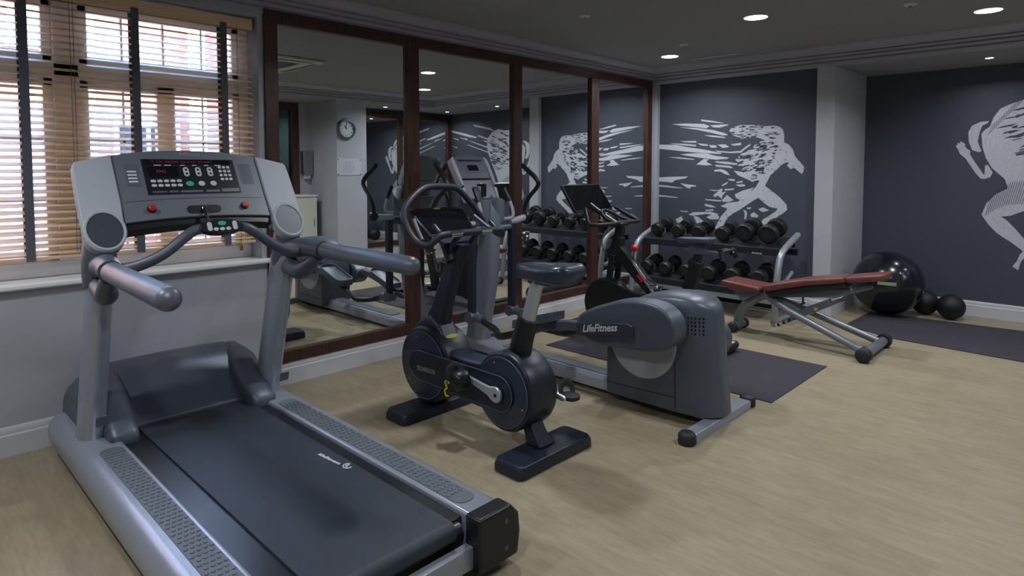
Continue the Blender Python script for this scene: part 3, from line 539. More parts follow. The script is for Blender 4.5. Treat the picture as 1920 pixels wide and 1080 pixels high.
# ------------------------------------------------------------- outside
b=MB(); b.box(-20,20,YL+.3,30,-.6,-.5); o=obj('courtyard_ground',b,'ground'); o['kind']='structure'
hs_=thing('brick_building',(0,9,-.5),'pink brick building across the courtyard, seen through the blind','building')
b=MB(); b.box(-12,3.1,9,9.4,-.5,4.6); b.box(3.1,12,8.0,8.4,-.5,3.4); obj('brick_wall',b,'brick',hs_)
for (x,z) in ((-1.9,.2),(1.2,2.9),(-.6,3.3),(2.2,.9),(-3.4,2.9)):
    b=MB(); b.box(x,x+.75,8.93,9.01,z,z+1.15); b.box(x-.05,x+.8,8.9,9.0,z-.08,z); w=obj('window',b,'upvc',hs_)
    b=MB(); b.box(x+.05,x+.35,8.92,8.94,z+.05,z+1.1); b.box(x+.4,x+.7,8.92,8.94,z+.05,z+1.1); obj('pane',b,'screen',w)
b=MB(); b.cyl((1.95,8.9,-.5),(1.95,8.9,4.6),.06,seg=12); obj('downpipe',b,'upvc',hs_)
b=MB(); b.prism(XF,[(7.6,3.35),(9.3,4.6),(9.3,4.7),(7.6,3.45)],3.1,9.2); obj('roof',b,'upvc',hs_)
# ================================================================= TREADMILL (facing +Y)
TX=1.12
def mx(poly,c): return [(2*c-x,z) for x,z in poly][::-1]
tr=thing('treadmill',(TX,2.6,0),'silver and graphite treadmill with a wide dark belt under the window','treadmill')
sec=[(.63,.045),(.607,.10),(.602,.15),(.612,.19),(.632,.213),(.655,.222),(.775,.222),(.782,.216),(.782,.06),(.77,.045)]
for s in (0,1):
    pl=sec if not s else mx(sec,TX)
    f=(lambda x: x) if not s else (lambda x: 2*TX-x)
    xs=lambda a,b_: (min(f(a),f(b_)),max(f(a),f(b_)))
    b=MB(); b.prism(YF,pl,1.60,3.80); 
    rail=obj('side_rail',b,'silver',tr,.004,2,30)
    b=MB(); sf=[(f(.692+ (x-.692)*1.02) if 0 else f(x),z) for x,z in sec]
    fr=[(f(TXx),z) for TXx,z in [(.638,.05),(.612,.10),(.607,.15),(.617,.187),(.64,.21),(.66,.216),(.77,.216),(.775,.21),(.775,.06)]]
    b.loft([[Vector((x,3.80,z)) for x,z in fr],[Vector((f(.7)+(x-f(.7))*.93,3.85,.045+(z-.045)*.9)) for x,z in fr]]); obj('front_cap',b,'gun',rail,.006)
    # rear rubber cap
    b=MB(); x0,x1=xs(.598,.80)
    cp=[(.80,.035),(.80,.235),(.64,.235),(.60,.19),(.592,.12),(.605,.035)]
    b.prism(YF,[(f(x),z) for x,z in cp],1.545,1.625); cap=obj('end_cap',b,'blackp',rail,.012,3)
    b=MB()
    for z in (.085,.185): b.cyl((f(.67),1.543,z),(f(.67),1.556,z),.009,seg=16)
    obj('screw',b,'gun',rail)
    # grip pad with raised studs
    x0,x1=xs(.672,.762); cx=(x0+x1)/2
    b=MB(); b.prism(ZF,rrect(cx,2.42,x1-x0,1.46,.04,6),.2215,.2255); pd=obj('foot_pad',b,'pad',rail,.001)
    b=MB(); j=0
    for jy in range(46):
        for ix in range(4):
            y=1.77+jy*.0290; x=cx-.034+ix*.0200+(.0100 if jy%2 else 0)
            if x<x1-.006:
                b.tube([(x,y,.2252),(x,y,.2282),(x,y,.2295)],[.0078,.007,.004],7,smooth=False)
    obj('studs',b,'gunl',pd)
    # dark channel
    x0,x1=xs(.782,.885); b=MB(); b.box(x0,x1,1.66,3.36,.17,.204); obj('channel_cover',b,'blackp',tr,.003)
# belt (closed band) + deck
b=MB(); ring=[]
for i in range(13): a=PI/2+PI*i/12; ring.append((1.655+.038*math.cos(a)*1,.175+.038*math.sin(a)))
ring+= [(3.36,.137),(3.36,.213)]
b.prism(XF,ring,.882,1.398); bt=obj('running_belt',b,'belt',tr)
bt_=text_mb('lifefitness',(1.348,2.385,.2136),(0.1,-1,0),(1,.1,0),.024,.0006,width=.15,bold=.02); obj('lettering',bt_,'letter',bt)
b=MB(); b.tube([(1.368+.019*math.cos(t*.5),2.272+.021*math.sin(t*.5),.2142) for t in range(1,11)],.0025,6); b.tube([(1.368+.008*math.cos(t*.6),2.272+.008*math.sin(t*.6),.2142) for t in range(0,8)],.0025,6); obj('emblem',b,'letter',bt)
b=MB(); b.box(.79,1.45,1.58,1.62,.05,.13); obj('rear_crossbar',b,'silver',tr,.004)
b=MB(); b.cyl((.80,1.655,.17),(1.44,1.655,.17),.02); obj('rear_roller',b,'steel',tr)
b=MB(); b.box(.79,1.45,1.7,3.36,.06,.136); obj('deck',b,'blackp',tr)
b=MB()
for x in (.85,1.39):
    for y in (1.75,3.6): b.cyl((x,y,0),(x,y,.07),.03,seg=16)
obj('levelling_feet',b,'rubber',tr)
# motor cover: curved shell
pf=[(3.335,.20),(3.335,.228),(3.36,.245),(3.41,.285),(3.47,.345),(3.52,.41),(3.56,.452),(3.61,.468),(3.70,.46),(3.79,.42),(3.84,.34),(3.86,.2),(3.86,.06),(3.36,.06)]
b=MB()
rings=[]
for x,k in ((.675,.70),(.69,.80),(.73,.90),(.82,.99),(.90,1),(TX,1.01),(1.34,1),(1.42,.99),(1.51,.90),(1.55,.80),(1.565,.70)):
    rings.append([Vector((x,y,.06+(z-.06)*k)) for y,z in pf])
b.loft(rings); obj('motor_cover',b,'gun',tr,.006,2,30)
for s in (0,1):
    f=(lambda x: x) if not s else (lambda x: 2*TX-x)
    # wing between cover and post
    b=MB()
    R=[]
    for (y,z0,z1,hw) in ((3.20,.215,.235,.050),(3.215,.215,.262,.060),(3.27,.215,.285,.066),(3.36,.215,.345,.070),(3.46,.215,.415,.072),(3.55,.215,.458,.070),(3.63,.215,.468,.062),(3.70,.215,.44,.05)):
        xc=.795+ (y-3.22)*.03
        R.append([Vector((f(xc+hw*math.copysign(abs(math.cos(a))**.55,math.cos(a))),y,z0+(z1-z0)*max(0,math.sin(a))**.55)) for a in [PI*i/12 for i in range(13)]]+[Vector((f(xc-hw),y,z0-.02)),Vector((f(xc+hw),y,z0-.02))])
    b.loft(R); obj('post_shroud',b,'gun',tr,.0,2,50)
    # upright post, elliptical section leaning back to the user
    b=MB(); P0=Vector((f(.70),3.40,.20));P1=Vector((f(.705),3.16,1.0)); R=[]
    for t,k in ((0,1.08),(.03,1.06),(.1,1),(.5,.98),(1,.95)):
        c=P0.lerp(P1,t)
        R.append([Vector((c.x+.052*k*math.copysign(abs(math.cos(a))**.75,math.cos(a)),c.y+.086*k*math.copysign(abs(math.sin(a))**.8,math.sin(a)),c.z)) for a in [2*PI*i/32 for i in range(32)]])
    b.loft(R); post=obj('upright_post',b,'silver',tr,0,2,60)
    b=MB(); 
    c=P0.lerp(P1,.17); b.prism((Vector((0,c.y-.0765,0)),Vector((1,0,0)),Vector((0,-.28,.96)),Vector((0,-.96,-.28))),rrect(c.x,c.z+.02,.05,.05,.008),0,.003); obj('badge',b,'gunl',post,.001)
    # neck between post and wing (dark)
    b=MB(); R=[]
    for (y,z,hx,hy) in ((3.17,.94,.054,.075),(3.15,1.0,.062,.082),(3.14,1.06,.066,.085),(3.125,1.12,.062,.075),(3.13,1.17,.05,.055)):
        R.append([Vector((f(.70)+hx*math.cos(a),y+hy*math.sin(a),z+ -.02*math.sin(a))) for a in [2*PI*i/28 for i in range(28)]])
    b.loft(R); obj('neck',b,'gun',tr,0,2,60)
# console. tilted plane from (Y3.105,z1.21) up to (Y3.295,z1.51)
O=Vector((TX,3.105,1.213)); U=Vector((1,0,0)); V=Vector((0,.19,.298)).normalized(); N=-U.cross(V)
if N.y>0: N=-N
FR=(O,U,V,N)
H=.355
def arc(xa,xb,y,b_,n=14): return [(xa+(xb-xa)*i/n, y+b_*(1-((i/n)*2-1)**2)) for i in range(n+1)]
top=arc(.33,-.33,H,.035); bot=arc(-.326,.326,0,.018)
b=MB(); b.prism(FR,bot+top,-.05,0); con=obj('console',b,'conm',tr,.004)
b=MB(); b.prism(FR,arc(-.326,.326,-.035,.02)+arc(.326,-.326,.012,.02),-.075,-.012); obj('console_underside',b,'blackp',con,.004)
b=MB(); b.prism(FR,arc(-.30,.30,.02,.018)+arc(.30,-.30,H-.02,.03),-.1,-.05); obj('console_back',b,'gun',con,.01)
def con_part(nm,polys,d0,d1,m,par=None,bev=.0006):
    b=MB()
    for p in polys: b.prism(FR,p,d0,d1)
    return obj(nm,b,m,par or con,bev)
con_part('display_panel',[[(-.211,.335),(.211,.335),(.211,.14),(-.211,.14)]],0,.0022,'panel')
con_part('display_window',[[(-.203,.331),(.195,.331),(.195,.305),(-.203,.305)],[(-.19,.295),(-.06,.295),(-.06,.235),(-.19,.235)]],.0022,.0028,'screen')
b=text_mb('T TO PRESS QUICK START',(TX-.035,0,0),(1,0,0),(0,0,1),.02,.0006,width=.27)
def place(mbt,u,v,d):   # move text made around origin XZ onto console plane
    return mbt
def ctext(s,u,v,size,width,m,d=.003,nm='lettering',shear=0,bold=0):
    o=O+U*u+V*v+N*d
    return obj(nm,text_mb(s,o,U,V,size,.0005,shear=shear,width=width,bold=bold),m,con)
ctext('T TO PRESS QUICK START',-.03,.318,.015,.28,'ledr')
ctext('00',-.135,.265,.022,.04,'ledr')
ctext('LifeFitness',0,.366,.026,.115,'letterd',.0006,shear=.35,bold=.015)
b=MB()
for x,w in ((-.145,.03),(-.10,.03),(-.035,.02),(.02,.02),(.075,.02),(.13,.03)):
    b.prism(FR,[(x-w/2,.298),(x+w/2,.298),(x+w/2,.302),(x-w/2,.302)],.0022,.003)
obj('printed_marks',b,'letter',con)
for x in (-.025,.03,.085):
    con_part('rocker_button',[rrect(x,.262,.025,.052,.012)],.0022,.006,'btn')
    con_part('button_symbol',[circ(x,.273,.006,12),circ(x,.251,.006,12)],.006,.0065,'panel')
for k,x in enumerate((-.022,.032,.087)):
    con_part('round_button',[circ(x,.195,.018 if k==0 else .015,20,.014)],.0022,.006,'btng' if k==0 else 'btn')
for r in range(4):
    for c_ in range(3): con_part('number_key',[rrect(.135+c_*.021,.288-r*.023,.015,.014,.005,3)],.0022,.005,'btn',None,0)
for r in range(2):
    for c_ in range(5): con_part('program_key',[rrect(-.178+c_*.028,.212-r*.024,.022,.014,.006,3)],.0022,.005,'btn',None,0)
con_part('printed_boxes',[[(-.19,.150),(-.13,.150),(-.13,.158),(-.19,.158)],[(-.12,.150),(-.08,.150),(-.08,.160),(-.12,.160)],[(-.07,.148),(.03,.148),(.03,.160),(-.07,.160)],[(.045,.148),(.11,.148),(.11,.160),(.045,.160)],[(.12,.148),(.205,.148),(.205,.166),(.12,.166)]],.0022,.0027,'gunl')
con_part('instruction_plate',[[(-.285,.31),(-.228,.31),(-.228,.19),(-.285,.19)]],0,.0015,'gunl')
b=MB()
for k in range(4): b.prism(FR,[(-.277,.262-k*.018),(-.240,.262-k*.018),(-.240,.269-k*.018),(-.277,.269-k*.018)],.0015,.0022)
obj('instruction_lines',b,'letter',con)
b=MB()
for k in range(9): b.prism(FR,[(.232+k*.007,.31),(.235+k*.007,.31),(.235+k*.007,.19),(.232+k*.007,.19)],0,.002)
obj('speaker_ridges',b,'gunl',con)
con_part('ledge_line',[arc(-.31,.31,.105,.012)+arc(.31,-.31,.108,.012)],0,.002,'gunl')
for x in (-.2095,.2085):
    b=MB(); b.tube([O+U*x+V*.065+N*d for d in (0,.004)],[.020,.018],24,smooth=False); ba=obj('button_base',b,'blackp',con)
    b=MB(); b.tube([O+U*x+V*.065+N*d for d in (.004,.016,.019)],[.014,.016,.012],24,smooth=False); obj('stop_button',b,'red',ba,.001)
con_part('key_recess',[rrect(0.015,.055,.155,.042,.02)],0,.003,'blackp')
b=MB(); b.tube([O+U*.01+V*.06+N*.004,O+U*.01+V*.02+N*.02,O+U*.012+V*(-.02)+N*.015],.008,10); obj('safety_key',b,'blackp',con)
b=MB(); b.tube([O+U*(.012+.012*math.cos(t))+V*(.05+.012*math.sin(t))+N*.018 for t in [i*.5 for i in range(8)]],.0016,6); obj('key_clip',b,'chrome',con)
# silver wings with cup holders
for s in (0,1):
    g=(lambda p: p) if not s else (lambda p: (-p[0],p[1]))
    out=[(-.330,.352),(-.476,.31),(-.482,.295),(-.486,.24)]+[(-.488,.1),(-.484,-.03)]
    cup=[(-.410+.078*math.cos(a),-.045+.092*math.sin(a)) for a in [PI+PI*i/16 for i in range(1,16)]]
    inn=[(-.333,-.03),(-.328,.1)]
    b=MB(); b.prism(FR,[g(p) for p in out+cup+inn],-.035,.012); wg=obj('side_wing',b,'silverl',con,.006,3)
    b=MB(); b.prism(FR,[g(p) for p in [(-.335,.33),(-.45,.29),(-.47,.2),(-.468,0),(-.35,-.04),(-.335,.1)]],-.10,-.035); obj('wing_back',b,'gun',wg,.01)
    # cup holder ring and well
    cxu,cyv=-.408,-.035; cxu=cxu if not s else -cxu
    R=[]
    for (rx,ry,d) in ((.080,.098,-.01),(.080,.098,.014),(.075,.093,.018),(.068,.085,.016),(.066,.083,-.03)):
        R.append([O+U*(cxu+rx*math.cos(a))+V*(cyv+ry*math.sin(a))+N*d for a in [2*PI*i/36 for i in range(36)]])
    b=MB(); b.loft(R,cap=False); obj('cup_ring',b,'silverl',wg,0,2,40)
    b=MB(); b.prism(FR,circ(cxu,cyv,.067,32,.084),-.02,.0125); obj('cup_well',b,'recess',wg,0)
# handrails
for s in (0,1):
    f=(lambda x: x) if not s else (lambda x: 2*TX-x)
    b=MB(); b.tube([(f(.70),3.08,1.04),(f(.685),2.95,1.055),(f(.665),2.82,1.05)],[.052,.047,.044],20); obj('handrail_joint',b,'gun',tr,0,2,60)
    b=MB(); b.capsule((f(.665),2.83,1.05),(f(.652),2.08,1.045),.040,seg=20,n=5); obj('handrail',b,'gunl',tr,0,2,60)
    b=MB(); b.tube([(f(.70),3.10,.95),(f(.69),3.0,.93),(f(.675),2.93,.97),(f(.67),2.86,1.02)],[.05,.045,.035,.03],16); obj('handrail_bracket',b,'gun',tr,0,2,60)
b=MB(); b.tube([(.70,2.97,1.035),(.78,2.93,1.045),(.88,2.90,1.09),(.98,2.90,1.165),(1.04,2.91,1.185),(1.20,2.91,1.185),(1.26,2.90,1.165),(1.36,2.90,1.09),(1.46,2.93,1.045),(1.54,2.97,1.035)],[.026,.025,.023,.023,.022,.022,.023,.023,.025,.026],16); cb=obj('crossbar',b,'gun',tr,0,2,60)
O2=Vector((TX,2.895,1.19)); V2=Vector((0,.45,.89)).normalized(); N2=Vector((0,-.89,.45)).normalized(); F2=(O2,U,V2,N2)
b=MB(); b.prism(F2,circ(0,0,.098,40,.036),-.02,.012); cp_=obj('control_pad',b,'panel',cb,.005,3)
for (x,y,rx,ry,m) in ((0,.013,.018,.011,'btng'),(-.03,-.014,.011,.008,'btn'),(-.003,-.014,.011,.008,'btn'),(.024,-.014,.011,.008,'btn')):
    b=MB(); b.prism(F2,circ(x,y,rx,18,ry),.012,.0145); obj('pad_button',b,m,cb)
for x in (-.055,.055):
    b=MB(); b.prism(F2,rrect(x,0,.02,.042,.009),.012,.0145); obj('pad_rocker',b,'btn',cb)
# ================================================================= UPRIGHT BIKE (Technogym style), axis Y, centre X=BX
BX=2.345
bk=thing('exercise_bike',(BX,2.5,0),'dark navy upright exercise bike with two round discs, beside the treadmill','exercise bike')
def disc_shell(name,y,z,r,x0,x1,par):
    b=MB(); b.lathe((x0,y,z),(1,0,0),[(0,0),(r*.93,0),(r*.97,.004),(r,.016),(r,x1-x0-.016),(r*.97,x1-x0-.004),(r*.93,x1-x0),(0,x1-x0)],56)
    return obj(name,b,'navyd',par,0,2,50)
fd=disc_shell('front_disc',2.885,.31,.222,2.245,2.445,bk)
rd=disc_shell('rear_disc',2.235,.308,.205,2.245,2.445,bk)
for (par,y,r) in ((fd,2.885,.198),(rd,2.235,.182)):
    for s in (0,1):
        x=2.243 if not s else 2.447
        b=MB(); b.lathe((x,y,.309),(-1 if not s else 1,0,0),[(0,0),(r,0),(r,.004),(r-.004,.006),(0,.006)],56); fp=obj('disc_face',b,'navy',par,0,2,40)
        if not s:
            b=MB(); b.tube([(2.2375,y+(r-.002)*math.cos(2*PI*i/48),.309+(r-.002)*math.sin(2*PI*i/48)) for i in range(48)],.0022,6,smooth=False,closed=True); obj('face_edge_glint',b,'gunl',par)  # thin lighter ring painting the gloss highlight along the disc edge
    b=MB()
    for a in (70,200,320): 
        yy=y+r*.85*math.cos(math.radians(a)); zz=.309+r*.85*math.sin(math.radians(a)); b.cyl((2.2365,yy,zz),(2.24,yy,zz),.005,seg=12)
    obj('face_screws',b,'crank',par)
# belt cover (stadium) on each face
for s in (0,1):
    pts=[(2.885+.01+.10*math.cos(a),.31+.085*math.sin(a)) for a in [-PI/2+PI*i/14 for i in range(15)]]
    pts+=[(2.24+.092*math.cos(a),.305+.092*math.sin(a)) for a in [PI/2+PI*i/14 for i in range(15)]]
    x=(2.222,2.238) if not s else (2.452,2.468)
    b=MB(); b.prism(XF,pts,*x); bc=obj('belt_cover',b,'navyd',bk,.005,3)
    if not s:
        b=MB(); b.tube([(2.2225,yy,zz) for yy,zz in pts],.002,6,smooth=False,closed=True); obj('cover_edge_glint',b,'gunl',bc)  # lighter outline stands in for the glint on the cover's edge
        obj('lettering',text_mb('TECHNOGYM',(2.2215,2.835,.293),(0,-1,.03),(0,0,1),.036,.001,width=.165,bold=.02),'letterd',bc)
b=MB(); b.prism(XF,spline([(2.93,.47),(2.8,.44),(2.6,.41),(2.4,.42),(2.25,.45),(2.2,.40),(2.2,.25),(2.35,.17),(2.6,.17),(2.85,.2),(3.0,.3)],4),2.275,2.415); obj('centre_body',b,'navy',bk,.02,3)
b=MB(); b.prism(XF,[(2.74,.47),(2.80,.55),(2.87,.60),(2.99,.545),(3.03,.48),(3.0,.40),(2.8,.40)],2.28,2.41); obj('mast_foot',b,'navy',bk,.02,3)
# feet
def foot(y,lab):
    b=MB(); b.loft([[Vector((x,yy,z)) for x,yy in rrect(BX,y,.56-i*2,.195-i,.035,4)] for z,i in ((0,.004),(.006,0),(.036,0),(.062,.014))])
    return obj('floor_foot',b,'navyd',bk,.004)
f1=foot(2.035,''); f2=foot(2.935,'')
b=MB(); b.loft([[Vector((BX+hx*sx,y+hy*sy,z)) for sx,sy in ((-1,-1),(1,-1),(1,1),(-1,1))] for (y,z,hx,hy) in ((2.06,.065,.06,.05),(2.10,.12,.045,.04),(2.16,.2,.045,.05))]); obj('rear_strut',b,'navyd',bk,.008)
b=MB(); b.loft([[Vector((BX+hx*sx,y+hy*sy,z)) for sx,sy in ((-1,-1),(1,-1),(1,1),(-1,1))] for (y,z,hx,hy) in ((2.93,.065,.07,.06),(2.91,.12,.06,.06),(2.9,.2,.06,.06))]); obj('front_strut',b,'navyd',bk,.008)
# logo on rim
a0=math.radians(128); c=Vector((BX,2.885+.2225*math.cos(a0),.31+.2225*math.sin(a0))); nr=Vector((0,math.cos(a0),math.sin(a0))); vt=Vector((0,-math.sin(a0)*-1,math.cos(a0)*-1))
b=MB(); b.prism((c,Vector((1,0,0)),nr.cross(Vector((1,0,0))),nr),circ(0,0,.045,24,.014),-.001,.0012); obj('rim_logo',b,'yg',fd)
# crank + pedals
cr=MB(); 
def crank(x,y1,z1,sgn,par):
    R=[]
    p0=Vector((x,2.24,.302));p1=Vector((x+sgn*.012,y1,z1)); d=(p1-p0); L=d.length; d.normalize(); n=Vector((1,0,0)).cross(d).normalized()
    pr=[(p0-d*.035,.012),(p0-d*.025,.030),(p0,.041),(p0+d*.03,.036),(p0+d*.055,.024),(p0+d*L*.7,.017),(p1,.014),(p1+d*.012,.008)]
    b=MB(); b.prism((Vector((x,0,0)),Vector((0,1,0)),Vector((0,0,1)),Vector((sgn,0,0))),[((p+n*w).y,(p+n*w).z) for p,w in pr]+[((p-n*w).y,(p-n*w).z) for p,w in pr[::-1]],0,.018)
    o=obj('crank_arm',b,'crank',par,.005,3)
    b=MB(); b.cyl((x+sgn*.017,2.24,.302),(x+sgn*.0195,2.24,.302),.010); obj('crank_bolt',b,'blackp',o)
    return o
ca=crank(2.213,2.452,.343,-1,bk)
cb2=crank(2.477,2.03,.262,1,bk)
def pedal(xc,y,z,sgn,big,par):
    b=MB(); b.loft([[Vector((xc+ (hx)*math.cos(a),y+.05*k*math.sin(a)+o,z+dz)) for a in [2*PI*i/20 for i in range(20)]] for dz,hx,k,o in ((-.018,.035,.8,0),(-.012,.045,1,0),(.006,.045,1.05,0),(.012,.035,.9,0))]); p=obj('pedal',b,'rubber',par,0,2,50)
    b=MB(); b.tube([(xc-.045,y+.02,z),(xc-.04,y+.035,z+.05),(xc,y+.04,z+.065),(xc+.04,y+.035,z+.05),(xc+.045,y+.02,z)],.006,8,flat=(.5,3.2)); obj('toe_strap',b,'rubber',p,0,2,50)
    return p
p_=pedal(2.145,2.462,.345,-1,1,ca)
b=MB(); b.lathe((2.18,2.456,.343),(-1,0,0),[(0,0),(.05,0),(.053,.01),(.05,.06),(.04,.075),(0,.08)],28); obj('pedal_hub',b,'blackp',bk,0,2,50)
b=MB(); b.tube([(2.10,2.50+.02*math.cos(t),.318+.022*math.sin(t)) for t in (2.6,1.6,.6)]+[(2.10,2.50+.02*math.cos(t),.28-.0+.022*math.sin(t)) for t in (1.4,.3,-.9,-2)],.0045,8); obj('yellow_mark',b,'yellow',bk)
b=MB(); b.lathe((2.125,2.505,.305),(-1,0,0),[(0,0),(.038,0),(.036,.02),(0,.022)],24); obj('pedal_end',b,'navyd',bk,0,2,50)
pedal(2.545,2.03,.262,1,1,cb2)
# seat sleeve, post, saddle
b=MB(); b.tube([(BX,2.222,.45),(BX,2.185,.58),(BX,2.15,.69)],[.058,.053,.05],24,smooth=False,flat=(1.15,.9)); obj('seat_sleeve',b,'blackp',bk,.004,2,50)
b=MB(); b.tube([(BX,2.155,.66),(BX,2.082,.90)],[.036,.034],24,smooth=False,flat=(1.1,.9)); sp=obj('seat_post',b,'seatpost',bk,0,2,50)
def saddle(par,cx,yr,yn,z,m,wr=.125,wn=.03,h=.06,nm='saddle'):
    R=[]; n=12
    for i in range(n+1):
        t=i/n; y=yr+(yn-yr)*t
        w=wr*(1-t)**.8*1.0*(min(1,(t+.12)*3.2))**.5+wn*(1-(1-min(1,t*1.2))**2)
        w=max(w, .02) * (1 if i<n else .6); hh=h*(.75+.25*(1-t)) * (.55 if i in(0,n) else 1)
        zc=z+.012*(1-t)**2 - .004*t
        R.append([Vector((cx+w*math.copysign(abs(math.cos(a))**.7,math.cos(a)),y,zc+ (hh*.42 if math.sin(a)>0 else hh*.58)*math.copysign(abs(math.sin(a))**.7,math.sin(a)) + (.012*abs(math.cos(a))-.008 if math.sin(a)>0 else 0))) for a in [2*PI*j/24 for j in range(24)]])
    b=MB(); b.loft(R); return obj(nm,b,m,par,0,2,70)
sd=saddle(bk,BX,1.84,2.215,.945,'navy',.125,.036,.11)
b=MB(); b.tube([(BX,1.92,.975),(BX,2.0,.982),(BX,2.10,.975)],.012,8,flat=(.25,1)); obj('saddle_groove',b,'gunl',sd)
b=MB(); b.box(BX-.03,BX+.03,1.98,2.13,.875,.905); obj('saddle_clamp',b,'gun',bk,.006)
# mast + console
b=MB(); b.loft([[Vector((BX+hx*sx,y+hy*sy,z)) for sx,sy in ((-1,-1),(-.6,-1.1),(.6,-1.1),(1,-1),(1,1),(-1,1))] for (y,z,hx,hy) in ((2.885,.52,.05,.075),(2.83,.65,.04,.055),(2.74,.87,.036,.045),(2.665,1.03,.04,.045))]); obj('mast',b,'navyd',bk,.008)
b=MB(); b.tube([(BX,2.70,.93),(BX,2.74,1.0),(BX,2.79,1.08)],.045,12,flat=(1,1.6)); obj('console_neck',b,'navyd',bk,0,2,60)
s0=Vector((2.345,2.732,1.085)); vv=(Vector((2.345,2.877,1.216))-s0); Hh=vv.length; vv.normalize(); nn=vv.cross(Vector((1,0,0))); nn=nn if nn.y<0 or nn.z>0 else -nn
if nn.z<0: nn=-nn
FS=(s0,Vector((1,0,0)),vv,nn)
b=MB(); b.prism(FS,[(-.175,-.012),(.175,-.012),(.205,Hh+.015),(-.205,Hh+.015)],-.03,0); cs=obj('console',b,'blackp',bk,.006)
b=MB(); b.prism(FS,[(-.158,.006),(.158,.006),(.185,Hh-.012),(-.185,Hh-.012)],0,.002); obj('screen',b,'screen',cs)
b=MB(); b.prism(FS,circ(0,Hh+.002,.028,16,.006),.0,.0025); obj('console_logo',b,'yg',cs)
b=MB(); b.prism(FS,[(-.10,-.07),(.10,-.07),(.17,-.014),(-.17,-.014)],-.02,0); obj('console_lower_panel',b,'navy',cs,.004)
# handlebar loop
L=[(2.455,2.835,1.338),(2.53,2.82,1.275),(2.60,2.80,1.19),(2.645,2.77,1.12),(2.655,2.70,1.07),(2.625,2.62,1.062),(2.58,2.587,1.095),(2.50,2.58,1.10),(2.345,2.578,1.10),(2.19,2.58,1.10),(2.125,2.587,1.09),(2.075,2.62,1.045),(2.055,2.69,1.06),(2.045,2.76,1.13),(2.05,2.80,1.21),(2.12,2.82,1.285),(2.225,2.835,1.342),(2.345,2.84,1.348)]
b=MB(); b.tube(L,.019,14,closed=True); hb=obj('handlebar',b,'bargrey',bk,0,2,60)
for x in ((2.19,2.27),(2.41,2.49)):
    b=MB(); b.cyl((x[0],2.579,1.10),(x[1],2.579,1.10),.0205,seg=20); obj('pulse_sensor',b,'chrome',hb)
b=MB(); b.capsule((2.14,2.592,1.10),(2.14,2.66,1.15),.016,12); obj('stub_grip',b,'navyd',hb,0,2,60)
b=MB(); b.capsule((2.56,2.592,1.10),(2.56,2.66,1.15),.016,12); obj('stub_grip',b,'navyd',hb,0,2,60)
for x in (2.07,2.62):
    b=MB(); b.tube([(x,2.66,1.07),(x+ .02*(1 if x<2.3 else -1),2.72,1.11),(x+.05*(1 if x<2.3 else -1),2.80,1.17)],.010,10); obj('side_brace',b,'gunl',bk,0,2,60)
b=MB(); b.tube([(2.28,2.60,1.09),(2.28,2.66,1.03),(2.31,2.70,.98)],.016,10); b.tube([(2.41,2.60,1.09),(2.41,2.66,1.03),(2.38,2.70,.98)],.016,10); obj('bar_support',b,'navyd',bk,0,2,60)

# ================================================================= ELLIPTICAL
EX=3.36
el=thing('elliptical_trainer',(EX,2.7,0),'graphite elliptical trainer with silver base rail and round drive cover','elliptical trainer')
b=MB(); b.prism(YF,[(3.27,.03),(3.27,.095),(3.29,.118),(3.43,.118),(3.45,.095),(3.45,.03)],1.62,3.74); br=obj('base_rail',b,'silver',el,.004)
b=MB(); b.prism(ZF,[(3.31,2.3),(3.41,2.3),(3.41,3.3),(3.31,3.3)],.118,.124); obj('rail_grip',b,'pad',br,.002)
b=MB(); b.prism(YF,rrect(EX,.025,.68,.05,.012),1.56,1.635); rf=obj('rear_foot',b,'silver',el,.003)
for x in (2.985,3.735):
    b=MB(); b.lathe((x,1.597,0.0),(0,0,1),[(0,.0),(.045,.0),(.048,.01),(.046,.05),(.036,.062),(0,.064)],24); obj('foot_cap',b,'rubber',rf,0,2,50)
b=MB(); b.prism(YF,rrect(EX,.025,.6,.05,.012),3.70,3.78); ff=obj('front_foot',b,'silver',el,.003)
for x in (3.05,3.67):
    b=MB(); b.lathe((x,3.74,0.0),(0,0,1),[(0,.0),(.045,.0),(.048,.01),(.046,.05),(.036,.062),(0,.064)],24); obj('foot_cap',b,'rubber',ff,0,2,50)
# housing: loft along Y, tapering to a rounded tail
HW=[(2.262,.163,.47),(2.22,.165,.545),(2.14,.165,.632),(2.04,.165,.690),(1.93,.165,.716),(1.80,.165,.724),(1.72,.156,.720),(1.655,.135,.706),(1.61,.105,.685),(1.58,.065,.66),(1.570,.03,.635)]
def hwid(y):
    for (y0,w0,_),(y1,w1,_) in zip(HW,HW[1:]):
        if y1<=y<=y0: return w0+(w1-w0)*(y0-y)/(y0-y1)
    return .165
b=MB(); R=[]
for i,(y,w_,zt) in enumerate(HW):
    k=max(0,(1.80-y)/.23)*.10
    R.append([Vector((EX+sx*w_,y+k*(z_-.30),z_)) for sx,z_ in ((-1,.06),(-1,.2),(-1,.35),(-1,zt-.06),(-.96,zt-.022),(-.82,zt-.004),(0,zt+.003),(.82,zt-.004),(.96,zt-.022),(1,zt-.06),(1,.35),(1,.2),(1,.06))])
b.loft(R); hs=obj('drive_housing',b,'gun',el,.0,3,50)
for s in (0,1):
    x=3.194 if not s else 3.526; sg=-1 if not s else 1
    b=MB(); b.lathe((x,2.01,.435),(sg,0,0),[(0,0),(.228,0),(.228,.004),(.215,.010),(.20,.006),(0,.006)],56); obj('crank_disc',b,'silverl',hs,0,2,40)
for i in range(5):
    b=MB()
    for j in range(5):
        y=1.625+i*.019; x=EX-hwid(y)-.003; z=.525+j*.022
        b.cyl((x,y+.02,z),(x+.006,y+.02,z),.0065,seg=8)
    obj('vent_holes',b,'blackp',hs)
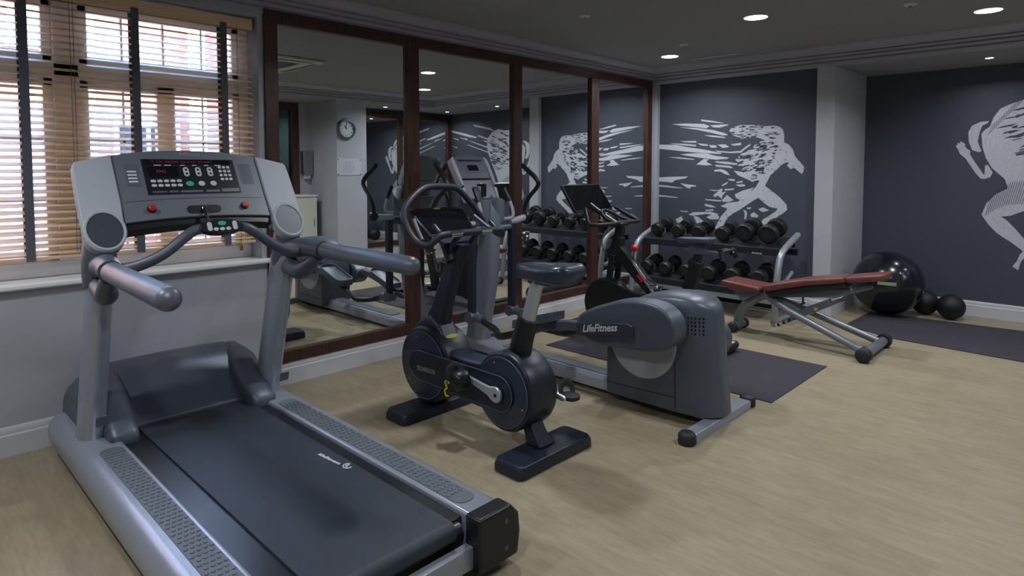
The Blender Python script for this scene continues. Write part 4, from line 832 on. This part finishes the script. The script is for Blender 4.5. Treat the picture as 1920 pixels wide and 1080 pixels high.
b=MB(); b.prism(XF,[(1.785,.07),(1.788,.07),(1.802,.60),(1.799,.60)],3.1925,3.1955); obj('panel_seam',b,'blackp',hs)
b=MB(); b.prism(XF,[(1.80,.140),(2.262,.125),(2.262,.128),(1.80,.143)],3.1925,3.1955); obj('panel_seam',b,'blackp',hs)
# link covers / pedal arms
def link(x0,x1,dy,dz,nm,first):
    o=lambda L:[(y+dy,z+dz) for y,z in L]
    sh=spline(o([(2.37,.52),(2.33,.575),(2.2,.64),(2.05,.69),(1.9,.705),(1.78,.685),(1.71,.62),(1.70,.54),(1.74,.47),(1.85,.43),(2.0,.415),(2.15,.405),(2.27,.41),(2.34,.45)]),4)
    b=MB(); b.prism(XF,sh,x0,x1); c=obj('link_cover',b,'gun',el,.018,4,50)
    return c
lc=link(3.02,3.165,0,0,'l',1)
b=MB(); b.prism(XF,[(2.36,.437),(2.36,.512),(2.0,.567),(1.955,.557),(1.95,.50),(2.0,.492)],3.008,3.022); gp=obj('recess_panel',b,'recess',lc,.004)
obj('lettering',text_mb('LifeFitness',(3.008,2.19,.507),(0,-1,.20),(0,.2,1),.062,.001,shear=.4,width=.26,bold=.02),'letter',lc)
b=MB(); b.tube([(3.09,1.86,.56),(3.20,1.95,.50)],.035,16,smooth=False); obj('crank_pin',b,'gun',el)
def armset(xl,dz,ypl,handx,side):
    # pedal arm, foot plate, lower link, swing bar, handle
    b=MB(); b.loft([[Vector((xl+.030*sx,y,z+dz+.030*sy)) for sx,sy in ((-1,-1),(1,-1),(1,1),(-1,1))] for y,z in ((2.34,.478),(2.50,.462),(2.66,.425),(2.82,.365))]); pa=obj('pedal_arm',b,'gun',el,.008,2,50)
    b=MB(); b.loft([[Vector((x,y,z+dz-(y-2.75)*.30)) for x,y in rrect(xl,2.74,.17-i,.36-i,.05,4)] for z,i in ((.435,.03),(.445,0),(.455,0),(.458,.02),(.452,.03))]); fp=obj('foot_plate',b,'gunl',el,.0,2,40)
    b=MB(); b.loft([[Vector((x,y,z+dz-(y-2.75)*.30)) for x,y in rrect(xl,2.74,.175-i,.37-i,.055,4)] for z,i in ((.425,.0),(.478,.0),(.478,.016),(.444,.016))],cap=False); obj('plate_rim',b,'gun',fp,.0,2,40)
    bx=3.17 if side<0 else 3.55; by=3.48 if side<0 else 3.43; hy_=3.62 if side<0 else 3.52
    b=MB(); b.tube([(xl,2.80,.375+dz),(xl,2.95,.32+dz),(xl+.0,3.10,.275+dz*.6),(bx,3.24,.285+dz*.3),(bx,by-.06,.34)],.026,12); obj('lower_link',b,'blackp',el,0,2,60)
    b=MB(); b.cyl((bx-.04,by,.335),(bx+.04,by,.335),.042); b.cyl((bx,by-.12,.33),(bx,by,.335),.03); obj('link_joint',b,'gun',el,0,2,50)
    b=MB(); b.loft([[Vector((bx+hx*sx,by+hy*sy,z)) for sx,sy in ((-1,-1),(1,-1),(1,1),(-1,1))] for z,hx,hy in ((.33,.022,.028),(.95,.024,.03),(1.03,.024,.03))]); sb=obj('swing_bar',b,'navyd',el,.006)
    hx=handx
    b=MB(); b.cyl((bx-.03*side,by,1.03),(hx+.0*side,hy_,1.055),.026); hub=obj('handle_bracket',b,'silverl',el,0,2,50)
    b=MB(); b.sphere((hx,hy_,1.06),.042,20,12); obj('handle_hub',b,'blackp',el,0,2,60)
    b=MB(); b.tube([(hx,hy_,1.05),(hx+side*.005,hy_+.01,1.13),(hx+side*.006,hy_-.04,1.22),(hx,hy_-.12,1.29),(hx-side*.005,hy_-.15,1.34),(hx-side*.01,hy_-.11,1.39),(hx-side*.02,hy_-.03,1.45),(hx-side*.025,hy_+.01,1.482)],[.017,.017,.017,.017,.019,.020,.020,.018],14); mh=obj('moving_handle',b,'blackp',el,0,2,60)
armset(3.085,0,0,2.92,-1)
armset(3.635,-.10,0,3.80,1)
lc2=link(3.555,3.70,-.02,-.16,'r',0)
# column
R=[]
for (z,y0,y1,hx) in ((.10,3.72,3.515,.072),(.12,3.715,3.52,.066),(.3,3.675,3.49,.062),(.6,3.60,3.425,.060),(1.02,3.565,3.40,.062),(1.10,3.57,3.41,.066)):
    yc=(y0+y1)/2; hy=(y0-y1)/2
    R.append([Vector((EX+hx*math.copysign(abs(math.cos(a))**.5,math.cos(a)),yc+hy*math.copysign(abs(math.sin(a))**.5,math.sin(a)),z)) for a in [2*PI*i/28 for i in range(28)]])
b=MB(); b.loft(R); cl=obj('column',b,'colgrey',el,0,2,50)
b=MB(); b.tube([(3.17,3.47,1.0),(EX,3.47,.99),(3.55,3.43,1.0)],.03,16,smooth=False); obj('pivot_tube',b,'gun',el,0,2,50)
b=MB(); b.loft([[Vector((EX+hx*sx,y,z)) for sx,y in ((-1,y0),(1,y0),(1,y1),(-1,y1))] for z,y0,y1,hx in ((1.05,3.42,3.60,.075),(1.12,3.44,3.66,.12),(1.22,3.48,3.70,.15))]); obj('console_base',b,'gun',el,.015,3)
for x in (3.285,3.435):
    b=MB(); b.lathe((x,3.47,1.04),(0,0,1),[(0,0),(.04,.0),(.05,.02),(.055,.165),(.056,.17),(.050,.17),(.048,.03),(0,.03)],28); obj('bottle_holder',b,'colgrey',el,0,2,50)
# console
def efr(p0,p1):
    v=(Vector(p1)-Vector(p0)); h=v.length; v.normalize(); n=v.cross(Vector((1,0,0)))
    if n.y>0: n=-n
    return (Vector(p0),Vector((1,0,0)),v,n),h
Fa,ha=efr((EX,3.629,1.376),(EX,3.737,1.556)); Fb,hb2=efr((EX,3.553,1.225),(EX,3.629,1.372))
b=MB(); b.prism(Fa,[(-.158,0),(.158,0),(.158,ha-.02),(.10,ha+.004),(0,ha+.012),(-.10,ha+.004),(-.158,ha-.02)],-.055,0); ec=obj('console',b,'gunl',el,.006)
b=MB(); b.prism(Fb,[(-.150,-.005),(.150,-.005),(.156,hb2-.004),(-.156,hb2-.004)],-.05,-.004); obj('lower_console',b,'gunl',ec,.006)
b=MB(); b.prism(Fa,[(-.125,.155),(.125,.155),(.125,.170),(-.125,.170)],0,.002); b.prism(Fa,[(-.13,-.006),(.14,-.006),(.14,.003),(-.13,.003)],0,.002); obj('book_ledge',b,'blackp',ec)
b=MB(); b.prism(Fa,[(-.075,.055),(.075,.055),(.075,.130),(-.075,.130)],0,.003); obj('screen_bezel',b,'gunl',ec,.001)
b=MB(); b.prism(Fa,[(-.055,.068),(.055,.068),(.055,.120),(-.055,.120)],.003,.004); obj('screen',b,'screen',ec)
b=MB(); b.box(EX-.012,EX+.012,3.53,3.57,1.235,1.335); b.box(EX-.05,EX+.01,3.55,3.575,1.315,1.335); obj('tablet_clip',b,'blackp',ec,.003)
b=MB()
for (u,v) in ((-.05,.075),(.02,.04),(.03,.12)): b.prism(Fb,rrect(u,v,.018,.024,.005),-.004,0)
obj('console_buttons',b,'btn',ec)
for s in (-1,1):
    b=MB(); b.prism(Fa,[(s*.160,-.06),(s*.160,ha-.01),(s*.190,ha-.03),(s*.196,ha-.07),(s*.19,.0),(s*.178,-.06)],-.05,.006); obj('side_wing',b,'silverl',ec,.005)
    b=MB(); b.prism(Fb,[(s*.152,-.02),(s*.156,.10),(s*.186,.09),(s*.172,-.02)],-.05,0); obj('lower_wing',b,'silverl',ec,.005)
    # fixed handle
    b=MB(); b.tube([(EX+s*.08,3.47,1.06),(EX+s*.15,3.40,1.07),(EX+s*.17,3.40,1.12),(EX+s*.165,3.43,1.20)],.014,12); fh=obj('fixed_handle',b,'silverl',el,0,2,60)
    b=MB(); b.capsule((EX+s*.165,3.425,1.19),(EX+s*.16,3.49,1.31),.017,14); obj('handle_grip',b,'blackp',fh,0,2,60)
# ================================================================= SPIN BIKE (screen bike) centre X=4.48
PX=4.48
sb_=thing('spin_bike',(PX,2.8,0),'black spin bike with a tilted touch screen, standing on the mat behind the elliptical','spin bike')
b=MB(); b.lathe((PX-.035,3.15,.29),(1,0,0),[(0,.02),(.19,.02),(.195,0),(.222,0),(.226,.006),(.226,.064),(.222,.07),(.195,.07),(.19,.05),(0,.05)],56); fw=obj('flywheel',b,'blackp',sb_,0,2,40)
b=MB(); b.prism(XF,spline([(3.15,.515),(3.02,.48),(2.85,.43),(2.65,.43),(2.56,.38),(2.56,.30),(2.65,.25),(2.9,.16),(3.05,.08),(3.2,.07),(3.33,.16),(3.37,.30),(3.32,.43),(3.24,.495)],4),PX-.075,PX-.038); obj('drive_guard',b,'bikeblack',sb_,.012,3,50)
def beam(p0,p1,hx,hy,hx1=None,hy1=None):
    p0=Vector(p0);p1=Vector(p1);d=(p1-p0).normalized();n=Vector((1,0,0)).cross(d).normalized();X=Vector((1,0,0))
    hx1=hx if hx1 is None else hx1; hy1=hy if hy1 is None else hy1
    b=MB(); b.loft([[p+X*a*sx+n*c_*sy for sx,sy in ((-1,-1),(1,-1),(1,1),(-1,1))] for p,a,c_ in ((p0,hx,hy),(p1,hx1,hy1))]); return b
obj('frame_beam',beam((PX,3.09,.78),(PX,2.62,.36),.035,.06,.035,.045),'bikeblack',sb_,.015,3)
b=beam((PX-.037,2.888,.675),(PX-.037,2.690,.440),.003,.012); obj('silver_stripe',b,'crank',sb_,.001)
b=beam((PX-.041,2.84,.58),(PX-.041,2.79,.525),.003,.018); obj('red_stripe',b,'red',sb_,.001)
obj('fork',beam((PX-.06,3.08,.72),(PX-.06,3.15,.28),.012,.028),'bikeblack',sb_,.005); obj('fork',beam((PX+.06,3.08,.72),(PX+.06,3.15,.28),.012,.028),'bikeblack',sb_,.005)
obj('head_tube',beam((PX,3.10,.68),(PX,3.05,.88),.045,.055,.035,.045),'bikeblack',sb_,.012,3)
obj('handlebar_post',beam((PX,3.06,.85),(PX,3.045,1.0),.022,.035),'blackp',sb_,.004)
obj('seat_tube',beam((PX,2.46,.30),(PX,2.33,.74),.032,.05),'bikeblack',sb_,.012,3)
obj('seat_post',beam((PX,2.36,.66),(PX,2.32,.80),.018,.03),'blackp',sb_,.004)
b=MB(); b.box(PX-.022,PX+.022,2.12,2.44,.79,.825); obj('seat_slider',b,'gun',sb_,.006)
b=MB(); b.tube([(PX,2.20,.80),(PX,2.10,.84),(PX,2.04,.82)],.018,10); b.tube([(PX-.10,2.09,.84),(PX,2.06,.845),(PX+.10,2.09,.84)],.016,10); b.tube([(PX-.10,2.09,.84),(PX-.11,2.07,.78)],.02,10); b.tube([(PX+.10,2.09,.84),(PX+.11,2.07,.78)],.02,10); obj('weight_holder',b,'blackp',sb_,0,2,60)
b=MB(); b.box(PX-.02,PX+.02,2.26,2.40,.82,.88); obj('saddle_clamp',b,'gun',sb_,.005)
saddle(sb_,PX,2.20,2.51,.90,'gun',.085,.022,.06)
b=MB(); b.box(PX-.025,PX+.025,2.15,3.40,.075,.12); obj('base_beam',b,'bikeblack',sb_,.008)
obj('rear_riser',beam((PX,2.50,.10),(PX,2.46,.32),.03,.05),'bikeblack',sb_,.008); obj('front_riser',beam((PX,3.2,.10),(PX,3.15,.26),.03,.04),'bikeblack',sb_,.008)
obj('stay',beam((PX,2.55,.34),(PX,3.1,.36),.03,.045),'bikeblack',sb_,.01)
for y in (2.16,3.38):
    b=MB(); b.prism(YF,rrect(PX,.055,.56,.06,.02),y-.035,y+.035); st=obj('stabiliser',b,'bikeblack',sb_,.008)
    for x in (PX-.26,PX+.26):
        b=MB(); b.cyl((x,y,.006),(x,y,.03),.022); obj('levelling_foot',b,'rubber',st)
b=MB(); b.lathe((PX+.275,2.16,.055),(1,0,0),[(0,0),(.036,0),(.038,.01),(.03,.05),(0,.055)],20); obj('stabiliser_cap',b,'rubber',sb_,0,2,50)
b=MB(); b.box(PX+.13,PX+.25,2.13,2.19,.085,.095); obj('white_label',b,'mural',sb_,.001)
b=MB(); b.lathe((PX-.08,2.64,.36),(1,0,0),[(0,0),(.05,0),(.055,.01),(.055,.15),(.05,.16),(0,.16)],28); obj('crank_axle',b,'gun',sb_,0,2,50)
for sg,ang in ((-1,105),(1,-75)):
    a=math.radians(ang); p1=(PX+sg*.11,2.64+.17*math.cos(a),.36+.17*math.sin(a))
    ca_=obj('crank_arm',beam((PX+sg*.095,2.64,.36),p1,.008,.018,.008,.013),'gun',sb_,.004)
    b=MB(); b.box(min(p1[0],p1[0]+sg*.1),max(p1[0],p1[0]+sg*.1),p1[1]-.045,p1[1]+.045,p1[2]-.012,p1[2]+.012); pd_=obj('pedal',b,'chrome',ca_,.006)
    b=MB(); b.tube([(p1[0]+sg*.01,p1[1]+.02,p1[2]+.015),(p1[0]+sg*.05,p1[1]+.09,p1[2]+.05),(p1[0]+sg*.09,p1[1]+.02,p1[2]+.015)],.007,8); obj('toe_cage',b,'blackp',pd_)
b=MB(); b.tube([(PX,2.915,.70),(PX,2.905,.765)],.008,10); kn=obj('resistance_stem',b,'gun',sb_)
b=MB(); b.lathe((PX,2.905,.760),(0,-.1,1),[(0,0),(.018,0),(.034,.02),(.036,.04),(.025,.052),(0,.056)],20); obj('resistance_knob',b,'red',kn,0,2,50)
b=MB(); b.tube([(PX-.05,3.12,.95),(PX-.09,3.16,.86),(PX-.08,3.17,.78),(PX-.03,3.16,.72)],.006,8); b.tube([(PX-.02,3.17,.93),(PX-.05,3.2,.82),(PX-.06,3.16,.68)],.005,8); obj('cables',b,'chrome',sb_)
# handlebar
hbp=[(4.262,3.255,1.112),(4.20,3.19,1.055),(4.135,3.11,1.0),(4.20,3.045,.992),(4.34,3.03,.992),(4.48,3.035,.995),(4.62,3.03,.992),(4.76,3.045,.992),(4.825,3.11,1.0),(4.76,3.19,1.055),(4.698,3.255,1.112)]
b=MB(); b.tube(hbp,.0165,12); hb_=obj('handlebar',b,'bikeblack',sb_,0,2,60)
b=MB(); b.tube([(4.36,3.03,1.0),(4.37,3.12,1.03),(4.41,3.19,1.075),(4.48,3.215,1.09),(4.55,3.19,1.075),(4.59,3.12,1.03),(4.60,3.03,1.0)],.014,12); obj('inner_grip',b,'bikeblack',hb_,0,2,60)
b=MB(); b.box(4.42,4.54,3.0,3.14,.965,.995); obj('bar_clamp',b,'blackp',sb_,.008)
b=MB(); b.tube([(PX,3.08,.98),(PX,3.20,1.04),(PX,3.36,1.13),(PX,3.43,1.19)],.022,12,flat=(1,1.5)); obj('screen_arm',b,'blackp',sb_,0,2,60)
sv=(Vector((PX,3.47,1.31))-Vector((PX,3.311,1.088))); sh_=sv.length; sv.normalize(); sn=sv.cross(Vector((1,0,0))); sn=-sn if sn.y>0 else sn
FP=(Vector((PX,3.311,1.088)),Vector((1,0,0)),sv,sn)
b=MB(); b.prism(FP,rrect(0,sh_/2,.545,sh_+.01,.02),-.025,0); sc_=obj('touch_screen',b,'blackp',sb_,.003)
b=MB(); b.prism(FP,rrect(0,sh_/2+.002,.525,sh_-.016,.008),0,.0015); obj('screen_glass',b,'screen',sc_)
# ================================================================= MATS, BALLS
b=MB(); b.prism(ZF,[(3.872,1.503),(4.878,1.497),(4.878,3.35),(3.872,3.35)],0,.006)
tag(obj('exercise_mat',b,'mat_',None,.002,loc=(4.375,2.4,0)),'dark grey rubber floor mat underneath the spin bike','mat')
b=MB(); b.prism(ZF,[(5.99,.30),(6.02,1.80),(7.12,1.77),(7.18,.28)] if 0 else [(5.985,.10),(6.08,1.38),(6.31,1.79),(7.05,1.77),(7.20,.10)],0,.008)
tag(obj('exercise_mat',b,'mat_',None,.002,loc=(6.6,.9,0)),'dark grey exercise mat on the floor in front of the black balls','mat')
gb=MB(); gb.sphere((7.06,1.625,.321),.315,48,32,(1,1,.985)); g=tag(obj('gym_ball',gb,'ball',None,0,2,60,loc=(7.06,1.625,0)),'large glossy black gym ball with a pale green logo, beside the pillar','exercise ball')
cdir=(Vector((0,0,1.2))-Vector((7.06,1.625,.321))); 
ay=math.atan2(-1.625-.0,-7.06); a1=ay-.02; rr_=.316
b=MB(); n_=Vector((math.cos(a1)*math.cos(.12),math.sin(a1)*math.cos(.12),math.sin(.12))); u_=Vector((-n_.y,n_.x,0)).normalized(); 
b2=MB(); W=13
vs=[]
for i in range(W):
    a=(i/(W-1)-.5)*.50; hh=.045*(1-.25*abs(math.sin(i*1.3)))
    d0=(n_*math.cos(a)+u_*-math.sin(a)).normalized()
    vs.append((b2.bm.verts.new(Vector((7.06,1.625,.321))+(d0+Vector((0,0,-hh*1.3))).normalized()*.3165),b2.bm.verts.new(Vector((7.06,1.625,.321))+(d0+Vector((0,0,hh*1.3))).normalized()*.3165)))
for i in range(W-1): b2.face([vs[i][0],vs[i+1][0],vs[i+1][1],vs[i][1]])
obj('ball_logo',b2,'yg2',g)
for (x,y,r,lab) in ((7.35,1.36,.12,'black rubber medicine ball between the gym ball and its twin'),(7.27,1.13,.12,'black rubber medicine ball, the one further from the gym ball')):
    b=MB(); b.sphere((x,y,r),r,36,24); q=tag(obj('medicine_ball',b,'mball',None,0,2,60,loc=(x,y,0)),lab,'medicine ball','medicine balls by the skirting board')
    b=MB(); b.lathe((x,y,2*r-.004),(0,0,1),[(0,0),(.012,0),(.010,.005),(0,.006)],14); obj('valve',b,'rubber',q)
b=MB(); b.lathe((5.05,3.44,.085),(1,0,0),[(.035,0),(.08,0),(.085,.005),(.085,.80),(.08,.805),(.035,.805),(.035,0)],32); fr_=tag(obj('foam_roller',b,'rubber',None,0,2,50,loc=(5.45,3.44,0)),'black foam roller lying on the floor below the mirror','foam roller')
# ================================================================= BENCH centre X=5.46
CX=5.46
bn=thing('weight_bench',(CX,1.9,0),'adjustable weight bench with maroon pads and grey tubular frame','weight bench')
def pad_(name,pl,w,m='vinyl',par=None,bev=.018):
    b=MB(); b.prism(XF,pl,CX-w/2,CX+w/2); return obj(name,b,m,par or bn,bev,4,40)
pad_('seat_pad',[(2.535,.462),(2.40,.452),(2.20,.437),(2.19,.395),(2.35,.375),(2.45,.385),(2.53,.415)],.30)
pad_('seat_board',[(2.47,.385),(2.35,.375),(2.22,.395),(2.24,.36),(2.33,.305),(2.38,.29),(2.42,.33)],.16,'benchgrey',None,.006)
bp=pad_('back_pad',[(2.175,.452),(1.84,.545),(1.535,.603),(1.525,.555),(1.84,.49),(2.165,.395)],.27)
pad_('head_pad',[(1.528,.600),(1.255,.655),(1.25,.605),(1.515,.553)],.25,'vinyl')
pad_('back_board',[(2.16,.395),(1.84,.488),(1.53,.553),(1.52,.515),(1.80,.44),(2.10,.36),(2.15,.37)],.20,'rubber',None,.005)
b=MB(); b.prism(XF,[(2.16,.40),(1.5,.50),(1.36,.535),(1.36,.515),(1.5,.46),(1.62,.41),(2.14,.345)],CX-.03,CX+.03); obj('back_rail',b,'benchgrey',bn,.006)
b=MB(); b.tube([(CX,2.17,.37),(CX,2.28,.31),(CX,2.38,.22),(CX,2.425,.12),(CX,2.432,.05)],.036,16,flat=(1.2,.9)); obj('front_leg',b,'benchgrey',bn,0,2,60)
b=MB(); b.cyl((CX-.10,2.432,.045),(CX+.10,2.432,.045),.034); wb=obj('front_foot',b,'benchgrey',bn)
for s in (-1,1):
    b=MB(); b.lathe((CX+s*.095,2.432,.045),(s,0,0),[(0,0),(.043,0),(.045,.006),(.045,.035),(.035,.045),(0,.047)],24); obj('foot_wheel',b,'rubber',wb,0,2,50)
    b=MB(); b.tube([(CX+s*.04,2.14,.335),(CX+s*.12,1.95,.265),(CX+s*.20,1.36,.062)],.029,16,smooth=False); obj('rear_leg',b,'benchgrey',bn,0,2,60)
b=MB(); b.cyl((CX-.28,1.335,.055),(CX+.28,1.335,.055),.036); rt=obj('rear_cross_tube',b,'benchgrey',bn)
for s in (-1,1):
    b=MB(); b.lathe((CX+s*.25,1.335,.055),(s,0,0),[(.036,0),(.053,0),(.055,.008),(.055,.06),(.046,.072),(0,.075)],28); obj('end_cap',b,'rubber',rt,0,2,50)
b=MB(); b.loft([[Vector((CX+.03*sx,y+.02*sy*.5,z+.028*sy)) for sx,sy in ((-1,-1),(1,-1),(1,1),(-1,1))] for y,z in ((1.90,.235),(1.66,.365))]); sl_=obj('adjuster_sleeve',b,'benchgrey',bn,.006)
b=MB(); b.cyl((CX-.031,1.76,.30),(CX-.05,1.76,.30),.014); obj('yellow_knob',b,'yellow',sl_,.002)
b=MB(); b.loft([[Vector((CX+.018*sx,y+.01*sy*.5,z+.017*sy)) for sx,sy in ((-1,-1),(1,-1),(1,1),(-1,1))] for y,z in ((2.10,.10),(1.55,.415))]); ar=obj('adjuster_rod',b,'chrome',bn,.003)
b=MB()
for k in range(4): b.box(CX-.020,CX+.020,2.06-k*.045,2.08-k*.045,.10+k*.026,.124+k*.026)
obj('adjuster_slots',b,'blackp',ar)
b=MB(); b.loft([[Vector((CX+.02*sx,y,z+.02*sy)) for sx,sy in ((-1,-1),(1,-1),(1,1),(-1,1))] for y,z in ((2.15,.35),(1.88,.24))]); obj('link_arm',b,'benchgrey',bn,.005)
b=MB(); b.cyl((CX-.02,1.87,.33),(CX-.02,1.87,.40),.008); b.cyl((CX-.055,1.87,.325),(CX+.015,1.87,.325),.008); obj('pull_pin',b,'blackp',bn)
# ================================================================= DUMBBELL RACK
rk=thing('dumbbell_rack',(6.2,3.05,0),'two tier dumbbell rack with silver side arms and black trays against the mural','dumbbell rack')
for y in (2.245,3.80):
    b=MB(); b.tube([(5.80,y,.05),(5.845,y,.42),(5.90,y,.60),(5.97,y,.675),(6.12,y,.735),(6.35,y,.805)],.030,14,flat=(1,1)); sa=obj('side_arm',b,'rackgrey',rk,0,2,60)
    b=MB(); b.tube([(5.78,y,.04),(6.10,y,.035),(6.48,y,.035)],.030,14,smooth=False); obj('floor_tube',b,'rackgrey',sa,0,2,60)
    b=MB(); b.tube([(5.85,y,.34),(6.0,y,.37),(6.20,y,.455)],.022,12,smooth=False); obj('tier_bracket',b,'rackgrey',sa,0,2,60)
    b=MB(); b.lathe((6.35,y,.805),(1,0,.3),[(0,0),(.031,0),(.031,.01),(0,.012)],16); obj('tube_cap',b,'rubber',sa)
for nm,z0,x0 in (('upper_tray',.68,6.0),('lower_tray',.275,5.90)):
    b=MB(); b.prism(YF,[(x0,z0-.055),(x0+.012,z0-.055),(x0+.012,z0-.002),(x0+.35,z0+.075),(x0+.35,z0+.09),(x0,z0+.012)],2.27,3.775); tr_=obj(nm,b,'rackblack',rk,.003)
    b=MB(); b.box(x0+.34,x0+.352,2.27,3.775,z0+.0,z0+.09); obj('back_lip',b,'rackblack',tr_,.002)
    if nm=='upper_tray': obj('lettering',text_mb('PHYSICAL',(x0-.0005,2.50,z0-.045),(0,-1,0),(0,0,1),.02,.001,width=.10,bold=.02),'letter',tr_)
b=MB(); b.box(6.36,6.40,2.25,3.80,.60,.66); obj('rear_crossbar',b,'rackblack',rk,.004)
b=MB(); b.box(6.42,6.46,2.25,3.80,.02,.06); obj('floor_crossbar',b,'rackblack',rk,.004)
# one dumbbell, handle along X, tilted 13 degrees to lie on the tray
def make_db():
    t=thing('dumbbell',(0,0,0),'','dumbbell')
    
    for s in (-1,1):
        b=MB(); R=[]
        for x,r in ((.052,.045),(.060,.062),(.075,.066),(.125,.066),(.140,.058),(.143,.045)):
            R.append([Vector((s*x,r*math.cos(a)*1,r*math.sin(a)+.068)) for a in [2*PI*(i+.5)/16 for i in range(16)]])
        b.loft(R); h=obj('head',b,'dbhead',t,.003,2,40,local=True)
        b=MB(); b.lathe((s*.1435,0,.068),(s,0,0),[(.028,-.001),(.040,0),(.042,.002),(.028,.003)],20); obj('head_ring',b,'rubber',h,0,2,50,local=True)
    b=MB(); b.tube([(-.06,0,.068),(-.03,0,.068),(0,0,.068),(.03,0,.068),(.06,0,.068)],[.013,.015,.017,.015,.013],12); obj('handle',b,'chrome',t,0,2,60,local=True)
    return t
def copy_tree(o,parent=None):
    c=o.copy(); COL.objects.link(c)
    if parent is not None: c.parent=parent
    for ch in list(o.children): copy_tree(ch,c)
    return c
db=make_db(); first=True
orde=['leftmost','second from the left','third from the left','third from the right','second from the right','rightmost']
ordl=['leftmost','second from the left','third from the left','fourth from the left','third from the right','second from the right','rightmost']
def put(y,x,z,s,tier,k,names):
    global first
    o=db if first else copy_tree(db); first=False
    o.location=(x,y,z); o.scale=(1.0,s,s); o.rotation_euler=(0,math.radians(-13),0)
    o['label']='black rubber dumbbell on the %s tier of the rack, %s'%(tier,names[k]); o['category']='dumbbell'; o['group']='dumbbells on the %s tier'%tier
    # steel saddle under its handle
for k,(y,s) in enumerate(((3.64,1.08),(3.39,1.08),(3.15,1.1),(2.885,1.12),(2.655,1.42),(2.42,1.46))):
    put(y,6.19,.742+(.008 if s>1.3 else 0),s,'upper',k,orde)
    b=MB(); b.prism(YF,[(6.155,.728),(6.225,.744),(6.222,.738+.068*s-.008),(6.158,.722+.068*s-.008)],y-.016,y+.016); obj('saddle',b,'rackgrey',rk,.003)
for k,(y,s) in enumerate(((3.72,1.1),(3.49,1.1),(3.25,1.12),(2.99,1.18),(2.74,1.22),(2.48,1.28))):
    put(y-.02,6.08,.338,s,'lower',k,orde)
    b=MB(); b.prism(YF,[(6.045,.321),(6.115,.337),(6.112,.334+.068*s-.008),(6.048,.318+.068*s-.008)],y-.036,y-.004); obj('saddle',b,'rackgrey',rk,.003)
# ================================================================= CAMERA, WORLD, SUN
cam=bpy.data.cameras.new('camera'); co=bpy.data.objects.new('camera',cam); COL.objects.link(co); SC.camera=co
cam.sensor_width=36; cam.lens=1180/1920*36; cam.shift_y=-(540-378)/1920
az=math.radians(44.0); pt=math.radians(2.97)
co.location=(0,0,1.45); co.rotation_euler=(PI/2-pt,0,az-PI/2)
cam.clip_start=.05
w=bpy.data.worlds.new('world'); SC.world=w; w.use_nodes=True; nt=w.node_tree
bg=nt.nodes['Background']; sky=nt.nodes.new('ShaderNodeTexSky'); sky.sky_type='NISHITA'; sky.sun_disc=False; sky.sun_elevation=math.radians(35); sky.sun_rotation=math.radians(160)
nt.links.new(sky.outputs['Color'],bg.inputs['Color']); bg.inputs['Strength'].default_value=9
sl=bpy.data.lights.new('sun','SUN'); sl.energy=1.5; sl.angle=math.radians(3); sl.color=(1,.96,.92); so=bpy.data.objects.new('sun',sl); COL.objects.link(so); so.rotation_euler=(math.radians(52),0,math.radians(-15))
SC.view_settings.view_transform='Standard'; SC.view_settings.look='None'; SC.view_settings.exposure=0; SC.view_settings.gamma=1; SC.view_settings.use_curve_mapping=False
SC.cycles.use_denoising=True
